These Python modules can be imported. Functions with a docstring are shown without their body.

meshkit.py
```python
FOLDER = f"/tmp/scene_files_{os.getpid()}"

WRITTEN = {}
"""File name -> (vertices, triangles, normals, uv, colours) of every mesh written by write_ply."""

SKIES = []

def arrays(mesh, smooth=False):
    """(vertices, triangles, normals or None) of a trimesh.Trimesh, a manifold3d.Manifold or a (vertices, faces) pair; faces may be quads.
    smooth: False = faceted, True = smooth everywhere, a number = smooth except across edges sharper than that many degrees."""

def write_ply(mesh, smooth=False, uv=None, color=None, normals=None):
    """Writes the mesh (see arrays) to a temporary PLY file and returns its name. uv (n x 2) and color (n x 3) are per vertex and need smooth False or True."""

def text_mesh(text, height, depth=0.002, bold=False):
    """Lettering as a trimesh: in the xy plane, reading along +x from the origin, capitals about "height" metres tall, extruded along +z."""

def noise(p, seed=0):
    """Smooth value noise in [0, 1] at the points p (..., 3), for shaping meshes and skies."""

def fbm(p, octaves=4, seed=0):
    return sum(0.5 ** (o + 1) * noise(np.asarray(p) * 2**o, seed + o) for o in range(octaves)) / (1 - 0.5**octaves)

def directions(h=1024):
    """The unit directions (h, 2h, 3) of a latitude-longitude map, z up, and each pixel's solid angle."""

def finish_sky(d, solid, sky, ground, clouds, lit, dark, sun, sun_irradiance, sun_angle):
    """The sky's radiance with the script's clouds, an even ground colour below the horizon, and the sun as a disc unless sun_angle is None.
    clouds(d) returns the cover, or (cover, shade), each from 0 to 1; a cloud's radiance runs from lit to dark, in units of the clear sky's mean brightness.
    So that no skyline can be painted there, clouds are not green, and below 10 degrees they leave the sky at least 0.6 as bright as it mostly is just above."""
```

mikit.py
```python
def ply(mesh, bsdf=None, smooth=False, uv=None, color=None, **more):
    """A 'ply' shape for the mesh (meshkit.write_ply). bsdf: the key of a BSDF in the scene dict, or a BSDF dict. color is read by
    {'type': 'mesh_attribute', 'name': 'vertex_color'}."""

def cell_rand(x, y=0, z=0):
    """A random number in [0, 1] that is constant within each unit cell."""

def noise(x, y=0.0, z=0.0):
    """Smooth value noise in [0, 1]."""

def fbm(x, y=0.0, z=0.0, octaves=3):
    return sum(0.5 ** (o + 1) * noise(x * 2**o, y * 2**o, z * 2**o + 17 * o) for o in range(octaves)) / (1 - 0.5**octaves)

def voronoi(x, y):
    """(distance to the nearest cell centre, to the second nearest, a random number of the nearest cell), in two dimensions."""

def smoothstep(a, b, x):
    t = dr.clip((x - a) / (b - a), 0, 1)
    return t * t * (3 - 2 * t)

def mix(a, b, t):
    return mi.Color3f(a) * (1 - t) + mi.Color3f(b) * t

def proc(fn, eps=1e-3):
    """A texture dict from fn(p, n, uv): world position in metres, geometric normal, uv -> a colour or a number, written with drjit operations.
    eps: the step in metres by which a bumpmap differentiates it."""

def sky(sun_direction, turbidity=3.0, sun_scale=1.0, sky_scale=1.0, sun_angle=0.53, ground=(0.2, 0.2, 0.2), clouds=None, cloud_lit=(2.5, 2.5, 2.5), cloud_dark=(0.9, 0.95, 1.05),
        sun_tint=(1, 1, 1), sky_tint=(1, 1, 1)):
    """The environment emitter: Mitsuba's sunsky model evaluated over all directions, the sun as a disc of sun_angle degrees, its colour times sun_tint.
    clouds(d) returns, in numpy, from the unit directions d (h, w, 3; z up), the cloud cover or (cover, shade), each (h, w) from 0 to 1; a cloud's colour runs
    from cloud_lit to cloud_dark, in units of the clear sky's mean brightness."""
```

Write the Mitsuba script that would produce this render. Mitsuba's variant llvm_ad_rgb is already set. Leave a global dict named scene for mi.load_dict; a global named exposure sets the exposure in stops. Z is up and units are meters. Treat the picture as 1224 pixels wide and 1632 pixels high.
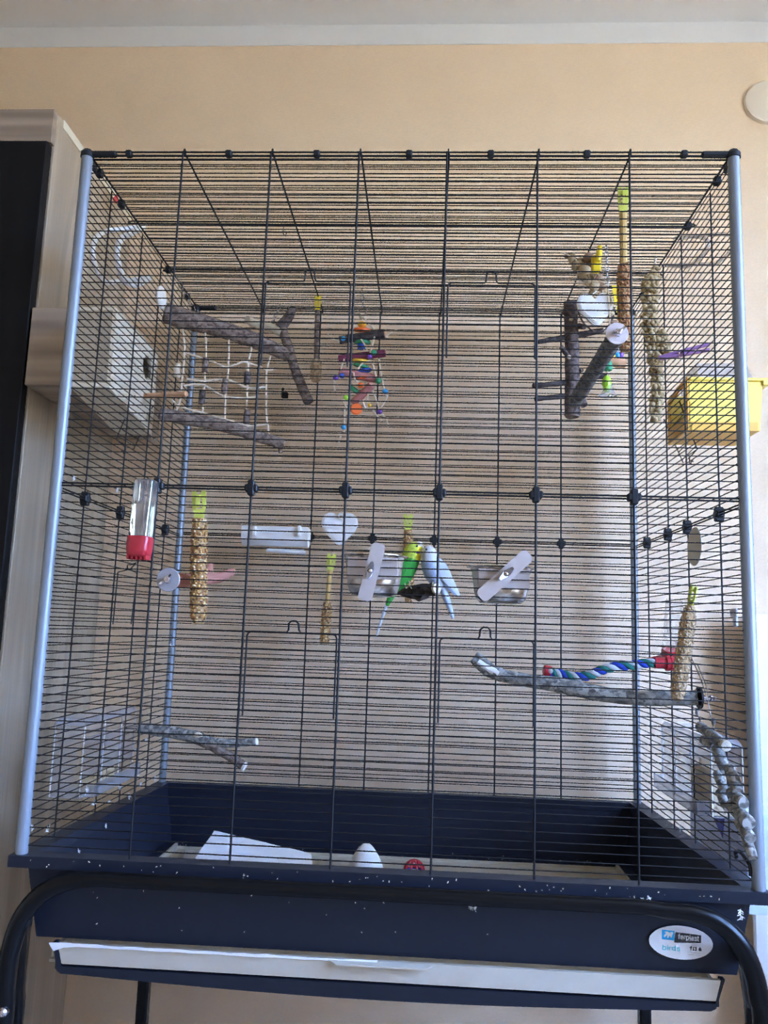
import math, random
import numpy as np
import trimesh
import mitsuba as mi
import drjit as dr
import mikit, meshkit
from shapely.geometry import Polygon, Point, LineString
from shapely import affinity

T = mi.ScalarTransform4f
rng = np.random.default_rng(7)
random.seed(7)
scene, labels = {}, {}

# ------------------------------------------------------------------ camera, light, exposure
# world: x to the right along the cage front, y away from the viewer, z up; z = 0 is the base of the cage bars, the floor lies at -0.70
FOCAL, CX, CY = 1262.94, 612.0, 816.0
EYE = np.array([0.0504, -1.1319, 0.3244])
YAW, PITCH, ROLL = 0.0548, 0.1473, -0.0331


def rotation(a, b, c):
    ca, sa, cb, sb, cc, sc = math.cos(a), math.sin(a), math.cos(b), math.sin(b), math.cos(c), math.sin(c)
    return np.array([[ca, -sa, 0], [sa, ca, 0], [0, 0, 1]]) @ np.array([[1, 0, 0], [0, cb, -sb], [0, sb, cb]]) @ np.array([[cc, 0, sc], [0, 1, 0], [-sc, 0, cc]])


ROT = rotation(YAW, PITCH, ROLL)
scene['camera'] = {'type': 'perspective', 'fov': math.degrees(2 * math.atan(612 / FOCAL)), 'fov_axis': 'x', 'near_clip': 0.02, 'far_clip': 200.0,
                   'to_world': T().look_at(origin=EYE.tolist(), target=(EYE + ROT[:, 1]).tolist(), up=ROT[:, 2].tolist())}
exposure = 0.38
scene['sky'] = mikit.sky((0.55, 0.72, 0.75), turbidity=3.0, sun_scale=0.0, sky_scale=160.0, ground=(0.74, 0.46, 0.23), sky_tint=(0.55, 0.80, 1.52),
                         clouds=lambda d: 0.62 * np.clip(meshkit.fbm(d * [2.2, 2.2, 4.0], 4, 3) * 2.0 - 0.35, 0, 1), cloud_lit=(1.1, 1.75, 2.9), cloud_dark=(0.7, 1.1, 1.8))


# ------------------------------------------------------------------ helpers
def _ray(u, v):
    return ROT @ np.array([(u - CX) / FOCAL, 1.0, -(v - CY) / FOCAL])


def at(u, v, y):
    d = _ray(u, v)
    return EYE + d * (y - EYE[1]) / d[1]


def atx(u, v, x):
    d = _ray(u, v)
    return EYE + d * (x - EYE[0]) / d[0]


def atz(u, v, z):
    d = _ray(u, v)
    return EYE + d * (z - EYE[2]) / d[2]


A = np.array


def join(ms):
    return trimesh.util.concatenate(list(ms))


def spline(pts, k=6):
    p = np.asarray(pts, float)
    if len(p) < 3:
        t = np.linspace(0, 1, k + 1)[:, None]
        return p[0] * (1 - t) + p[1] * t
    q = np.vstack([2 * p[0] - p[1], p, 2 * p[-1] - p[-2]])
    out = []
    for i in range(1, len(q) - 2):
        for t in np.arange(k) / k:
            a, b, c, d = q[i - 1], q[i], q[i + 1], q[i + 2]
            out.append(0.5 * (2 * b + (c - a) * t + (2 * a - 5 * b + 4 * c - d) * t * t + (3 * b - a - 3 * c + d) * t ** 3))
    out.append(q[-2])
    return np.array(out)


def tube(path, r, n=8, caps=True, flat=None, closed=False, bump=None):
    """A swept tube; r a number or one per point; flat (w, h, up) makes the section an ellipse; bump(points) -> factor."""
    p = np.asarray(path, float)
    m = len(p)
    r = np.broadcast_to(np.asarray(r, float), (m,))
    t = np.zeros_like(p)
    if closed:
        t = np.roll(p, -1, 0) - np.roll(p, 1, 0)
    else:
        t[1:-1] = p[2:] - p[:-2]
        t[0], t[-1] = p[1] - p[0], p[-1] - p[-2]
    t /= np.linalg.norm(t, axis=1, keepdims=True) + 1e-12
    a = np.cross(t[0], [0, 0, 1] if abs(t[0][2]) < 0.9 else [0, 1, 0])
    if flat is not None:
        a = np.cross(t[0], flat)
    a /= np.linalg.norm(a)
    fa = []
    for i in range(m):
        a = a - t[i] * (a @ t[i])
        a /= np.linalg.norm(a) + 1e-12
        fa.append(a)
    fa = np.array(fa)
    fb = np.cross(t, fa)
    ang = np.arange(n) * 2 * np.pi / n
    v = p[:, None] + r[:, None, None] * (np.cos(ang)[None, :, None] * fa[:, None] + np.sin(ang)[None, :, None] * fb[:, None])
    if bump is not None:
        v = p[:, None] + (v - p[:, None]) * bump(v)[..., None]
    k = m if closed else m - 1
    i, j = np.meshgrid(np.arange(k), np.arange(n), indexing='ij')
    i2 = (i + 1) % m
    q = np.stack([i * n + j, i * n + (j + 1) % n, i2 * n + (j + 1) % n, i2 * n + j], -1).reshape(-1, 4)
    f = np.vstack([q[:, [0, 2, 1]], q[:, [0, 3, 2]]])
    v = v.reshape(-1, 3)
    if caps and not closed:
        v = np.vstack([v, p[0], p[-1]])
        j = np.arange(n)
        f = np.vstack([f, np.stack([j * 0 + m * n, j, (j + 1) % n], 1), np.stack([j * 0 + m * n + 1, (m - 1) * n + (j + 1) % n, (m - 1) * n + j], 1)])
    mesh = trimesh.Trimesh(v, f, process=False)
    if mesh.volume < 0:
        mesh.invert()
    return mesh


def rod(a, b, r, n=8):
    return tube([a, b], r, n)


def basis(z, up=(0, 0, 1)):
    z = np.asarray(z, float) / np.linalg.norm(z)
    if abs(z @ np.asarray(up)) > 0.98:
        up = (0, 1, 0)
    x = np.cross(up, z)
    x /= np.linalg.norm(x)
    return np.stack([x, np.cross(z, x), z], 1)


def place(mesh, o, R=None):
    m = mesh.copy()
    M = np.eye(4)
    if R is not None:
        M[:3, :3] = R
    M[:3, 3] = o
    m.apply_transform(M)
    return m


def box(c, s, b=0.0, R=None):
    """A chamfered box, centre c, full size s, chamfer b."""
    h = A(s, float) / 2
    pts = []
    for sx in (-1, 1):
        for sy in (-1, 1):
            for sz in (-1, 1):
                q = A([sx, sy, sz])
                if b <= 0:
                    pts.append(q * h)
                else:
                    for k in range(3):
                        e = h.copy() - b
                        e[k] = h[k]
                        pts.append(q * e)
    m = trimesh.convex.convex_hull(A(pts)) if b > 0 else trimesh.creation.box(s)
    return place(m, c, R)


def lohi(lo, hi, b=0.0):
    lo, hi = A(lo, float), A(hi, float)
    return box((lo + hi) / 2, hi - lo, b)


def hull(pts):
    return trimesh.convex.convex_hull(A(pts, float))


def lathe(profile, n=32, o=(0, 0, 0), z=(0, 0, 1)):
    m = trimesh.creation.revolve(A(profile, float), sections=n)
    if m.volume < 0:
        m.invert()
    return place(m, o, basis(z))


def ball(c, r, sub=2, R=None):
    m = trimesh.creation.icosphere(subdivisions=sub)
    m.vertices *= np.broadcast_to(r, (3,))
    return place(m, c, R)


def plate(poly, d, o, R):
    """A shapely outline (metres) extruded by d along its z, placed."""
    return place(trimesh.creation.extrude_polygon(poly, d, engine='earcut'), o, R)


FRONT = A([[1, 0, 0], [0, 0, -1], [0, 1, 0]], float)   # plate x -> +x, plate y -> +z, thickness towards -y (the viewer)


def torus(R, r, o, z=(0, 0, 1), n=24, m=6):
    a = np.arange(n) * 2 * np.pi / n
    return place(tube(np.stack([R * np.cos(a), R * np.sin(a), a * 0], 1), r, m, closed=True), o, basis(z))


def rough_log(path, radii, seed, k=8, n=18, amp=0.16, freq=70):
    p = spline(path, k)
    rr = np.interp(np.linspace(0, 1, len(p)), np.linspace(0, 1, len(radii)), radii)
    return tube(p, rr, n, bump=lambda v: 1 + amp * (meshkit.fbm(v * freq, 4, seed) - 0.5) * 2 + 0.5 * amp * (meshkit.noise(v * freq * 0.25, seed + 9) - 0.5))


def end_disk(a, b, r, d=0.0015):
    """A pale sawn face at the end b of a log that comes from a."""
    z = (A(b) - A(a)) / np.linalg.norm(A(b) - A(a))
    return lathe([(0, -0.004), (r, -0.004), (r, d * 0.5), (r * 0.93, d), (0, d)], 20, b, z)


NAMES = {}


def new(name):
    n = NAMES.get(name, 0)
    NAMES[name] = n + 1
    return name if n == 0 else f'{name}_{n:03d}'


def put(name, mesh, mat, parent=None, smooth=35, **kw):
    key = new(name if parent is None else f'{parent}__{name}')
    scene[key] = mikit.ply(mesh, mat, smooth=smooth, **kw)
    return key


def tag(key, label, cat=None, group=None, kind=None):
    d = {'label': label}
    if cat: d['category'] = cat
    if group: d['group'] = group
    if kind: d['kind'] = kind
    labels[key] = d
    return key


def thing(name, label, cat, group=None):
    return tag(new(name), label, cat, group)


def stuff(key):
    labels[key] = {**labels.get(key, {}), 'kind': 'stuff'}
    return key


# ------------------------------------------------------------------ materials
def rgb(*c):
    return {'type': 'rgb', 'value': list(c)}


def two(d):
    return {'type': 'twosided', 'bsdf': d}


def plastic(name, c, rough=0.4, spec=0.5, **kw):
    scene[name] = two({'type': 'principled', 'base_color': rgb(*c) if isinstance(c, (tuple, list)) else c, 'roughness': rough, 'specular': spec, **kw})
    return name


fbm, noise, sstep, mix = mikit.fbm, mikit.noise, mikit.smoothstep, mikit.mix


def wall_fn(p, n, uv):
    return mix((0.755, 0.588, 0.405), (0.795, 0.633, 0.447), fbm(p.x * 3, p.y * 3, p.z * 3, 3)) * (0.97 + 0.06 * noise(p.x * 260, p.y * 260, p.z * 260))


def oak_fn(p, n, uv):
    g = fbm(p.x * 26 + p.y * 26, p.y * 6, p.z * 1.1, 3)
    s = noise(p.y * 330 + p.x * 330, 3.0, p.z * 7)
    r = dr.abs(p.y - 0.46 + 0.05 * dr.sin(p.z * 2.1) + 0.02 * noise(p.z * 3, 2.0, 5.0)) * 15 + 0.35 * dr.square(p.z - 1.0) + 0.9 * fbm(p.y * 9, 1.0, p.z * 1.4, 2)
    w = sstep(0.62, 0.95, 0.5 + 0.5 * dr.sin(r * 6.0)) * sstep(2.6, 0.4, r)
    c = mix((0.35, 0.275, 0.185), (0.47, 0.385, 0.275), sstep(0.3, 0.7, g))
    return c * (0.90 + 0.13 * s) * (1.0 - 0.22 * w)


def oak_flat_fn(p, n, uv):
    g = fbm(p.x * 2.0, p.y * 40, p.z * 38, 3)
    return mix((0.195, 0.135, 0.085), (0.33, 0.245, 0.165), sstep(0.25, 0.75, g)) * (0.92 + 0.1 * noise(p.x * 9, p.y * 200, p.z * 200))


def black_wood_fn(p, n, uv):
    return mix((0.004, 0.0035, 0.003), (0.011, 0.009, 0.0075), fbm(p.x * 70, p.y * 70, p.z * 3, 3))


def bark(dark, light, patch, amount):
    def fn(p, n, uv):
        g = fbm(p.x * 190, p.y * 190, p.z * 190, 4)
        c = mix(dark, light, sstep(0.3, 0.7, g))
        return mix(c, patch, amount * sstep(0.52, 0.62, fbm(p.x * 120 + 7, p.y * 120, p.z * 120, 3)))
    return mikit.proc(fn)


def cut_fn(p, n, uv):
    return mix((0.50, 0.42, 0.31), (0.72, 0.65, 0.52), fbm(p.x * 190, p.y * 190, p.z * 190, 2))


def floor_fn(p, n, uv):
    i = mikit.cell_rand(dr.floor(p.x / 0.12), dr.floor(p.y / 0.9 + 0.37 * dr.floor(p.x / 0.12)))
    return mix((0.36, 0.30, 0.235), (0.48, 0.42, 0.345), 0.5 * i + 0.5 * fbm(p.x * 60, p.y * 4, 1.0, 3))


plastic('paint_peach', mikit.proc(wall_fn), 0.85, 0.2)
plastic('paint_white', (0.735, 0.735, 0.72), 0.9, 0.2)
plastic('floor_boards', mikit.proc(floor_fn), 0.45)
plastic('oak', mikit.proc(oak_fn), 0.55, 0.35)
plastic('oak_front', mikit.proc(oak_flat_fn), 0.55, 0.35)
plastic('black_wood', mikit.proc(black_wood_fn), 0.6, 0.1)
plastic('wire_coat', (0.007, 0.0065, 0.0068), 0.5, 0.25)
plastic('black_plastic', (0.007, 0.007, 0.0075), 0.5, 0.25)
plastic('post_silver', (0.20, 0.217, 0.232), 0.42, 0.5, metallic=0.25)
plastic('tray_blue', (0.0095, 0.011, 0.0175), 0.42, 0.26)
plastic('cream_plastic', (0.54, 0.49, 0.385), 0.45, 0.4)
plastic('tube_black', (0.003, 0.003, 0.0033), 0.25, 0.2)
plastic('bark_brown', bark((0.075, 0.048, 0.035), (0.20, 0.140, 0.105), (0.26, 0.20, 0.15), 0.6), 0.85, 0.2)
plastic('bark_dark', bark((0.042, 0.030, 0.025), (0.125, 0.090, 0.075), (0.18, 0.135, 0.118), 0.4), 0.85, 0.2)
plastic('bark_grey', bark((0.085, 0.078, 0.068), (0.24, 0.225, 0.195), (0.42, 0.40, 0.35), 0.7), 0.85, 0.2)
plastic('bark_log', bark((0.055, 0.047, 0.041), (0.155, 0.135, 0.115), (0.22, 0.20, 0.175), 0.5), 0.85, 0.2)
plastic('bark_black', bark((0.018, 0.013, 0.011), (0.055, 0.04, 0.034), (0.10, 0.08, 0.07), 0.4), 0.9, 0.2)
plastic('wood_bare', mikit.proc(cut_fn), 0.75, 0.2)
plastic('wood_pale', (0.70, 0.64, 0.50), 0.7, 0.2)
plastic('wood_orange', (0.56, 0.31, 0.17), 0.7, 0.2)
plastic('wood_red', (0.40, 0.17, 0.12), 0.75, 0.2)
plastic('wood_pink', (0.40, 0.16, 0.14), 0.7, 0.2)
plastic('white_plastic', (0.78, 0.78, 0.77), 0.35, 0.5)
plastic('chalk', (0.80, 0.79, 0.765), 0.85, 0.2)
plastic('cuttle_beige', (0.60, 0.55, 0.44), 0.85, 0.2)
plastic('paper', (0.80, 0.81, 0.82), 0.9, 0.15)
plastic('clip_lime', (0.66, 0.70, 0.13), 0.4, 0.4)
plastic('clip_yellow', (0.86, 0.66, 0.03), 0.4, 0.5)
plastic('clip_purple', (0.34, 0.17, 0.42), 0.4, 0.5)
plastic('bath_yellow', (0.76, 0.56, 0.09), 0.35, 0.5)
plastic('bath_orange', (0.66, 0.33, 0.03), 0.4, 0.5)
plastic('red_plastic', (0.36, 0.018, 0.026), 0.3, 0.45)
plastic('dark_red_plastic', (0.26, 0.02, 0.03), 0.35, 0.5)
plastic('blue_plastic', (0.06, 0.08, 0.42), 0.35, 0.5)
plastic('toy_yellow', (0.80, 0.48, 0.05), 0.55, 0.3)
plastic('toy_orange', (0.80, 0.15, 0.03), 0.5, 0.4)
plastic('toy_green', (0.04, 0.23, 0.10), 0.55, 0.3)
plastic('toy_blue', (0.03, 0.09, 0.42), 0.5, 0.4)
plastic('toy_sky', (0.03, 0.28, 0.55), 0.35, 0.5)
plastic('toy_purple', (0.17, 0.06, 0.36), 0.35, 0.5)
plastic('toy_lime', (0.45, 0.75, 0.05), 0.35, 0.5)
plastic('toy_crimson', (0.14, 0.025, 0.045), 0.6, 0.3)
plastic('twine', (0.66, 0.57, 0.45), 0.9, 0.1)
plastic('lace_pale', (0.70, 0.60, 0.47), 0.8, 0.2)
plastic('rope_white', (0.44, 0.45, 0.44), 0.9, 0.1)
plastic('rope_blue', (0.02, 0.04, 0.22), 0.9, 0.1)
plastic('rope_green', (0.022, 0.11, 0.085), 0.9, 0.1)
plastic('leaf_dry', (0.46, 0.35, 0.21), 0.8, 0.2)
plastic('plate_steel', (0.42, 0.345, 0.295), 0.55, 0.4, metallic=0.3)
plastic('feather_white', (0.82, 0.85, 0.90), 0.9, 0.1)
plastic('feather_blue', (0.47, 0.545, 0.66), 0.8, 0.2)
plastic('feather_pale', (0.55, 0.60, 0.64), 0.8, 0.2)
plastic('beak_horn', (0.62, 0.55, 0.42), 0.4, 0.5)
plastic('eye_black', (0.006, 0.006, 0.008), 0.1, 0.6)
plastic('feather_green', (0.040, 0.235, 0.035), 0.7, 0.2)
plastic('sticker_white', (0.80, 0.82, 0.84), 0.35, 0.5)
plastic('sticker_cyan', (0.02, 0.40, 0.74), 0.4, 0.5)
plastic('sticker_black', (0.012, 0.012, 0.014), 0.4, 0.5)
plastic('sticker_grey', (0.55, 0.56, 0.58), 0.4, 0.5)
plastic('sticker_teal', (0.05, 0.50, 0.58), 0.4, 0.5)
plastic('socket_cream', (0.74, 0.65, 0.52), 0.5, 0.4)
plastic('millet', {'type': 'mesh_attribute', 'name': 'vertex_color'}, 0.8, 0.2)
plastic('cabinet_white', (0.78, 0.80, 0.84), 0.4, 0.5)
scene['chrome'] = two({'type': 'roughconductor', 'material': 'Cr', 'alpha': 0.12, 'specular_reflectance': rgb(1.0, 1.0, 1.0)})
scene['steel'] = two({'type': 'roughconductor', 'material': 'Ag', 'alpha': 0.10, 'specular_reflectance': rgb(0.80, 0.80, 0.82)})
scene['clear'] = {'type': 'blendbsdf', 'weight': 0.05, 'a': {'type': 'thindielectric', 'int_ior': 1.49}, 'b': two({'type': 'diffuse', 'reflectance': rgb(0.75, 0.77, 0.8)})}
scene['clear_scuffed'] = {'type': 'blendbsdf', 'weight': 0.14, 'a': {'type': 'thindielectric', 'int_ior': 1.49}, 'b': two({'type': 'principled', 'base_color': rgb(0.75, 0.78, 0.84), 'roughness': 0.3})}
plastic('edge_plastic', (0.60, 0.63, 0.68), 0.2, 0.6)
scene['water'] = {'type': 'dielectric', 'int_ior': 1.33, 'ext_ior': 1.0}
scene['window_glass'] = {'type': 'thindielectric', 'int_ior': 1.5}

# ------------------------------------------------------------------ the room
FLOOR, CEIL, YW, XL, XR, YB = -0.70, 1.849, 0.68, -2.6, 1.75, -3.2


def struct(name, mesh, mat, parent=None, smooth=False):
    k = put(name, mesh, mat, parent, smooth)
    if parent is None:
        labels[k] = {'kind': 'structure'}
    return k


struct('wall_back', lohi((XL - .1, YW, FLOOR), (XR + .15, YW + .12, CEIL)), 'paint_peach')
struct('trim_1', lohi((XL, YW - .0015, 1.792), (XR, YW + .01, CEIL + .0)), 'paint_white')
struct('wall_left', lohi((XL - .1, YB, FLOOR), (XL, YW, CEIL)), 'paint_peach')
struct('wall_front', lohi((XL - .1, YB - .1, FLOOR), (XR + .15, YB, CEIL)), 'paint_peach')
struct('floor', lohi((XL - .1, YB - .1, FLOOR - .08), (XR + .15, YW + .12, FLOOR)), 'floor_boards')
struct('ceiling', lohi((XL - .1, YB - .1, CEIL), (XR + .15, YW + .12, CEIL + .1)), 'paint_white')
WY0, WY1, WZ0, WZ1 = -1.65, -0.22, 0.14, 1.70
struct('wall_right', join([lohi((XR, YB, FLOOR), (XR + .15, WY0, CEIL)), lohi((XR, WY1, FLOOR), (XR + .15, YW, CEIL)), lohi((XR, WY0, FLOOR), (XR + .15, WY1, WZ0)), lohi((XR, WY0, WZ1), (XR + .15, WY1, CEIL))]), 'paint_peach')
w1 = struct('window_1', join([lohi((XR + .05, WY0, WZ0), (XR + .11, WY0 + .06, WZ1)), lohi((XR + .05, WY1 - .06, WZ0), (XR + .11, WY1, WZ1)), lohi((XR + .05, WY0, WZ0), (XR + .11, WY1, WZ0 + .06)),
                              lohi((XR + .05, WY0, WZ1 - .06), (XR + .11, WY1, WZ1)), lohi((XR + .05, -.965, WZ0), (XR + .11, -.905, WZ1))]), 'white_plastic')
for a, b in ((WY0 + .05, -.96), (-.91, WY1 - .05)):
    put('pane', trimesh.Trimesh([[XR + .08, a, WZ0 + .05], [XR + .08, b, WZ0 + .05], [XR + .08, b, WZ1 - .05], [XR + .08, a, WZ1 - .05]], [[0, 1, 2], [0, 2, 3]], process=False), 'window_glass', w1, False)

k = put('wall_cover', lathe([(0, .012), (.050, .012), (.0545, .009), (.056, .0), (0, 0)], 48, at(1222, 165, YW - .0005), (0, -1, 0)), 'socket_cream')
tag(k, 'round cream cover plate on the wall above the right end of the cage', 'cover plate')

# ------------------------------------------------------------------ wall unit at the left
WX = -0.703
t = thing('wardrobe', 'oak wall unit with black fronts left of the bird cage', 'cabinet')
put('side_panel', lohi((WX - .022, .276, FLOOR), (WX, YW - .002, 1.319), .0012), 'oak', t, False)
put('top_edge', lohi((WX - .021, .300, 1.304), (WX + .002, YW - .002, 1.322)), 'wood_pale', t, False)
put('top_rail', lohi((-1.62, .262, 1.248), (WX - .0005, .284, 1.319), .001), 'oak_front', t, False)
put('top_board', lohi((-1.62, .284, 1.300), (WX - .022, YW - .002, 1.318)), 'oak_front', t, False)
put('door', lohi((-1.20, .252, -.62), (WX - .003, .274, 1.245), .002), 'black_wood', t, False)
put('door', lohi((-1.62, .252, -.62), (-1.205, .274, 1.245), .002), 'black_wood', t, False)
put('back_board', lohi((-1.62, .640, FLOOR), (WX - .022, YW - .002, 1.30)), 'oak_front', t, False)
k = put('wall_cupboard', lohi((WX + .0008, .253, .752), (-.592, YW - .003, .9035), .0015), 'oak_front', None, False)
tag(k, 'small oak box cupboard fixed to the side of the wall unit behind the nest box', 'cupboard')
k = put('folded_leaflet', join([hull([atx(179, 316, WX + .03) + A([0, 0, 0]), atx(187, 309, WX + .03), atx(190, 322, WX + .03), atx(183, 325, WX + .03), atx(179, 316, WX + .024), atx(190, 322, WX + .024)])]), 'red_plastic')
tag(k, 'small red and white scrap at the top edge of the oak wall unit', 'scrap')

# ------------------------------------------------------------------ white cupboard at the right
t = thing('wall_radiator', 'white flat radiator on the wall beside the right post of the cage', 'radiator')
put('front_plate', lohi((.728, .600, -.52), (1.50, .612, .384), .003), 'cabinet_white', t, False)
put('rear_plate', lohi((.752, .640, -.52), (1.496, .650, .376), .003), 'cabinet_white', t, False)
put('top_grille', lohi((.750, .612, .370), (1.498, .655, .380), .002), 'cabinet_white', t, False)
put('bracket', join([lohi((x, .650, -.2), (x + .04, YW - .002, .3)) for x in (.9, 1.3)]), 'cabinet_white', t, False)

# ------------------------------------------------------------------ the cage
H, D, PITCHW, MID = 1.052, 0.603, 0.0121, 0.5225
XS = [-.3459, -.2065, -.0684, .0676, .2057, .344]
YS = [.105, .255, .365, .505]
RW, RU = .00082, .0015
cage = thing('bird_cage', 'large black wire bird cage with silver posts and dark blue tray', 'bird cage')
for sx in (-1, 1):
    for sy, y in ((0, 0), (1, D)):
        z0 = -.004 if sy == 0 else -.016
        put('post', tube([(sx * .5, y, z0), (sx * .5, y, H - .004)], .0088 if sy == 0 else .0075, 24), 'post_silver', cage)
        cap = join([lathe([(0, .010), (.006, .010), (.0105, .004), (.0105, -.003), (0, -.003)], 20, (sx * .5, y, H - .002)),
                    box((sx * (.5 - .026), y, H + .001), (.042, .010, .0085), .002), box((sx * .497, y + (.016 if sy == 0 else -.016), H - .009), (.006, .022, .012), .002)])
        put('corner_cap', cap, 'black_plastic', cage)


def wire(a, b, r=RW, sag=0.0006):
    a, b = A(a, float), A(b, float)
    j = rng.normal(0, .00022, 2)
    a[2] += j[0]
    b[2] += j[1]
    s = rng.normal(0, sag)
    ph = rng.uniform(0.3, .7)
    q = [a, a * (1 - ph) + b * ph + A([0, rng.normal(0, .0003) if a[1] == b[1] else 0, s if abs(a[0] - b[0]) > .2 else s * .3]), b]
    return tube(spline(q, 3), r, 6)


zs_up = [MID + .002 + PITCHW * i for i in range(44)] + [H + .003]
zs_dn = [MID - .002 - PITCHW * i for i in range(43)]
count = [0]
rest = []


def wires(part, segs):
    for a, b, r in segs:
        m = wire(a, b, r)
        if count[0] < 300:
            put('wire', m, 'wire_coat', part, True)
            count[0] += 1
        else:
            rest.append(m)


def upright(part, pts, r=RU):
    put('upright', tube(pts, r, 8), 'wire_coat', part, 60)


def clip(c, ax):
    s = (.0185, .012, .0105) if ax == 'x' else (.012, .0185, .0105)
    s2 = (.0095, .013, .0225) if ax == 'x' else (.013, .0095, .0225)
    return join([box(c, s, .0015), box(c, s2, .0015)])


front = put('front_panel', rod((-.494, -.002, H + .0035), (.494, -.002, H + .0035), .0013), 'wire_coat', cage, 60)
for z_, r_ in ((H - .0015, .0017), (MID + .002, .0014), (MID - .002, .0014)):
    put('rail', rod((-.494, 0, z_), (.494, 0, z_), r_), 'wire_coat', front, 60)
wires(front, [((-.493, 0, z), (.493, 0, z), RW) for z in zs_up[1:-1] + zs_dn[1:]])
for x in XS:
    upright(front, [(x, -.0028, -.003), (x, -.0028, MID)])
    upright(front, [(x, -.0028, MID), (x, -.0028, H + .004)])
    put('clip', clip((x, -.003, MID), 'x'), 'black_plastic', front, False)
    put('hook', torus(.0035, .0013, (x + .002, -.001, H + .005), (1, 0, 0), 12, 6), 'wire_coat', front, 60)
for u in (206, 365, 505, 652, 782, 935, 1090):
    put('rail_clip', box((at(u, 248, 0)[0], -.001, H + .001), (.0095, .010, .010), .0015), 'black_plastic', front, False)
roof = put('roof_panel', rod((-.496, .008, H), (-.496, D - .008, H), .0016), 'wire_coat', cage, 60)
put('rail', rod((.496, .008, H), (.496, D - .008, H), .0016), 'wire_coat', roof, 60)
wires(roof, [((-.496, .012 + PITCHW * i, H - .001), (.496, .012 + PITCHW * i, H - .001), RW) for i in range(48)])
for x in XS:
    upright(roof, [(x + .003, .0, H + .0015), (x + .003, D + .004, H + .0015), (x + .003, D + .008, H - .006)], .0014)
for y in (.206, .404):
    p = [(-.508, y - .004, H - .002), (-.512, y, H - .002), (-.508, y + .004, H - .002)]
    put('stiffener', tube([(s * x_, y_, z_) for s, pp in ((1, p), (-1, p[::-1])) for x_, y_, z_ in (pp if s == 1 else [(q[0], 2 * y - q[1], q[2]) for q in p])], .0013, 8, closed=True), 'wire_coat', roof, 60)
for sx, ys in ((-1, (.045, .139, .395, .53)), (1, (.063, .205, .50))):
    for y in ys:
        put('edge_clip', box((sx * .4985, y, H - .004), (.011, .011, .014), .002), 'black_plastic', roof, False)
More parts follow.
